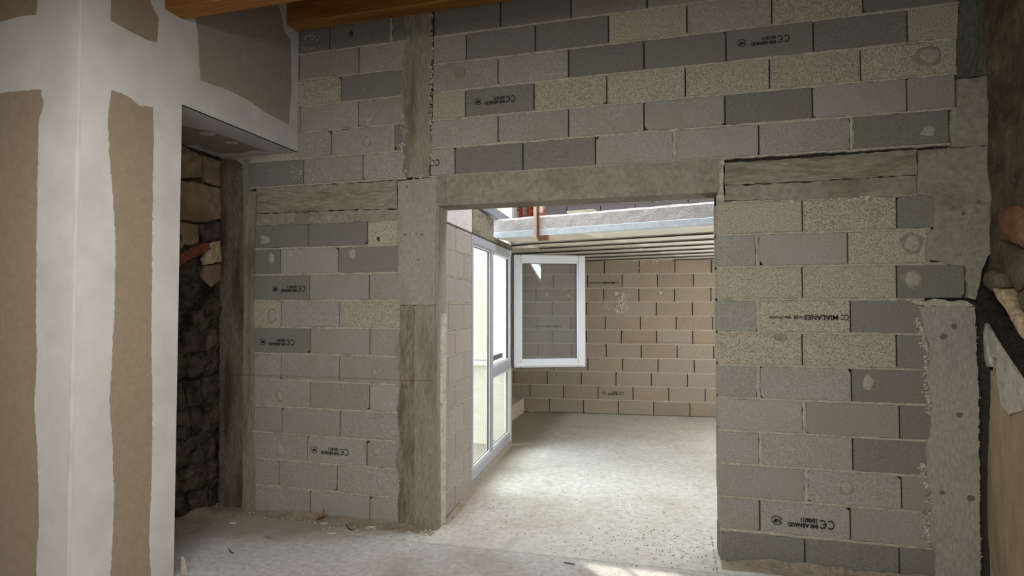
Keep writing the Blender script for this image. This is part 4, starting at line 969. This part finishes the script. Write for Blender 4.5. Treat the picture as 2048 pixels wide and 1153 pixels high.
litter('debris', 190, lambda g: (g.uniform(-2.05, -.5) if g.random() < .55 else g.uniform(-1.1, -.5), -.03-abs(g.gauss(0, .09))), (.002, .010), 'chip2', 'pale crumbs of plaster and stone scattered under the left block wall')
litter('debris', 640, lambda g: (g.uniform(-.45, 1.3), g.uniform(-.1, 1.6)) if g.random() < .55 else (min(1.3, 1.0+g.gauss(0, .32)), .10+g.gauss(0, .2)), (.0015, .005), 'dust', 'dark grit scattered over the floor of the opening')
litter('debris', 110, lambda g: (g.uniform(-1.5, 2.2), g.uniform(-1.5, -.35)), (.002, .005), 'dust', 'sparse grit on the near room floor')
def chip(name, x, y, L, W, rot, mat, label, cat, bend=.0, group=None):
    c = atZ(x, y, .002); bm = bmesh.new(); n = 8; pr = None
    for i in range(n+1):
        t = i/n-.5; wv = W*math.cos(t*2.6)+.001
        cur = [bm.verts.new((t*L, -wv/2, .002+bend*(t*t)*4)), bm.verts.new((t*L, wv/2, .002+bend*(t*t)*4)), bm.verts.new((t*L, wv/2, .006+bend*(t*t)*4)), bm.verts.new((t*L, -wv/2, .006+bend*(t*t)*4))]
        if pr:
            for k in range(4): bm.faces.new((pr[k], pr[(k+1) % 4], cur[(k+1) % 4], cur[k]))
        else: bm.faces.new(cur)
        pr = cur
    bm.faces.new(list(reversed(pr)))
    o = link(name, from_bm(bm, name), mat); o.location = c; o.rotation_euler = (0, 0, rot); tag(o, label, cat, group); return o
chip('wood_splinter', 744, 1056, .06, .012, .2, 'chip', 'white splinter by the wall, rightmost pale sliver', 'splinter')
chip('wood_splinter', 664, 1069, .06, .014, .4, 'chip', 'white curved sliver on the floor below the leaf', 'splinter')
chip('plaster_flake', 648, 1049, .055, .03, .2, 'chip', 'broad white flake lying beside the brown leaf', 'flake')
chip('plaster_flake', 465, 1048, .06, .02, .1, 'chip', 'thin pale flake on the floor near the dark left column', 'flake')
chip('plaster_flake', 538, 1076, .06, .02, -.1, 'dust', 'dull brown flake on the dusty floor left of centre', 'flake')
chip('plaster_flake', 429, 1016, .05, .025, .3, 'chip', 'small pale flake against the rubble wall foot', 'flake')
chip('twig', 700, 1060, .12, .006, -.5, 'core', 'thin dark curved twig at the block wall foot', 'twig', .02)
chip('twig', 1139, 1129, .07, .006, -.1, 'core', 'dark forked twig on the floor in front of the opening', 'twig')
chip('wire_offcut', 462, 1106, .09, .004, -.5, 'core', 'thin dark curl of wire on the left floor', 'wire', .01)
lf = chip('dry_leaf', 646, 1042, .09, .035, 1.2, 'leaf', 'curled dry brown leaf standing at the foot of the block wall', 'leaf', .03)
lf.rotation_euler = (.3, -.9, .6); lf.location.z = .045; lf.location.y = min(lf.location.y, -.05)
chip('plaster_flake', 1063, 824, .10, .05, .3, 'chip', 'white lump on the floor at the foot of the far wall', 'flake')
# chalk line snapped across the blocks a metre up
cl_ = [atY(x, y, 0) for x, y in ((455, 748), (560, 751), (680, 755), (795, 759), (870, 760))]
for i in range(4):
    a, b = cl_[i], cl_[i+1]
    box('chalk_line', (a.x, -.0166, a.z-.0012), (b.x, -.0160, a.z+.0012), 'rust', wall)

a, b = FW.sz(1175, 681.5), FW.sz(1432, 687)
bm = bmesh.new(); bm_bar(bm, FW.P(a[0], a[1], .003), FW.P(b[0], b[1], .003), .002, .004); link('chalk_line', from_bm(bm, 'chalk_line'), 'rust', fwall)
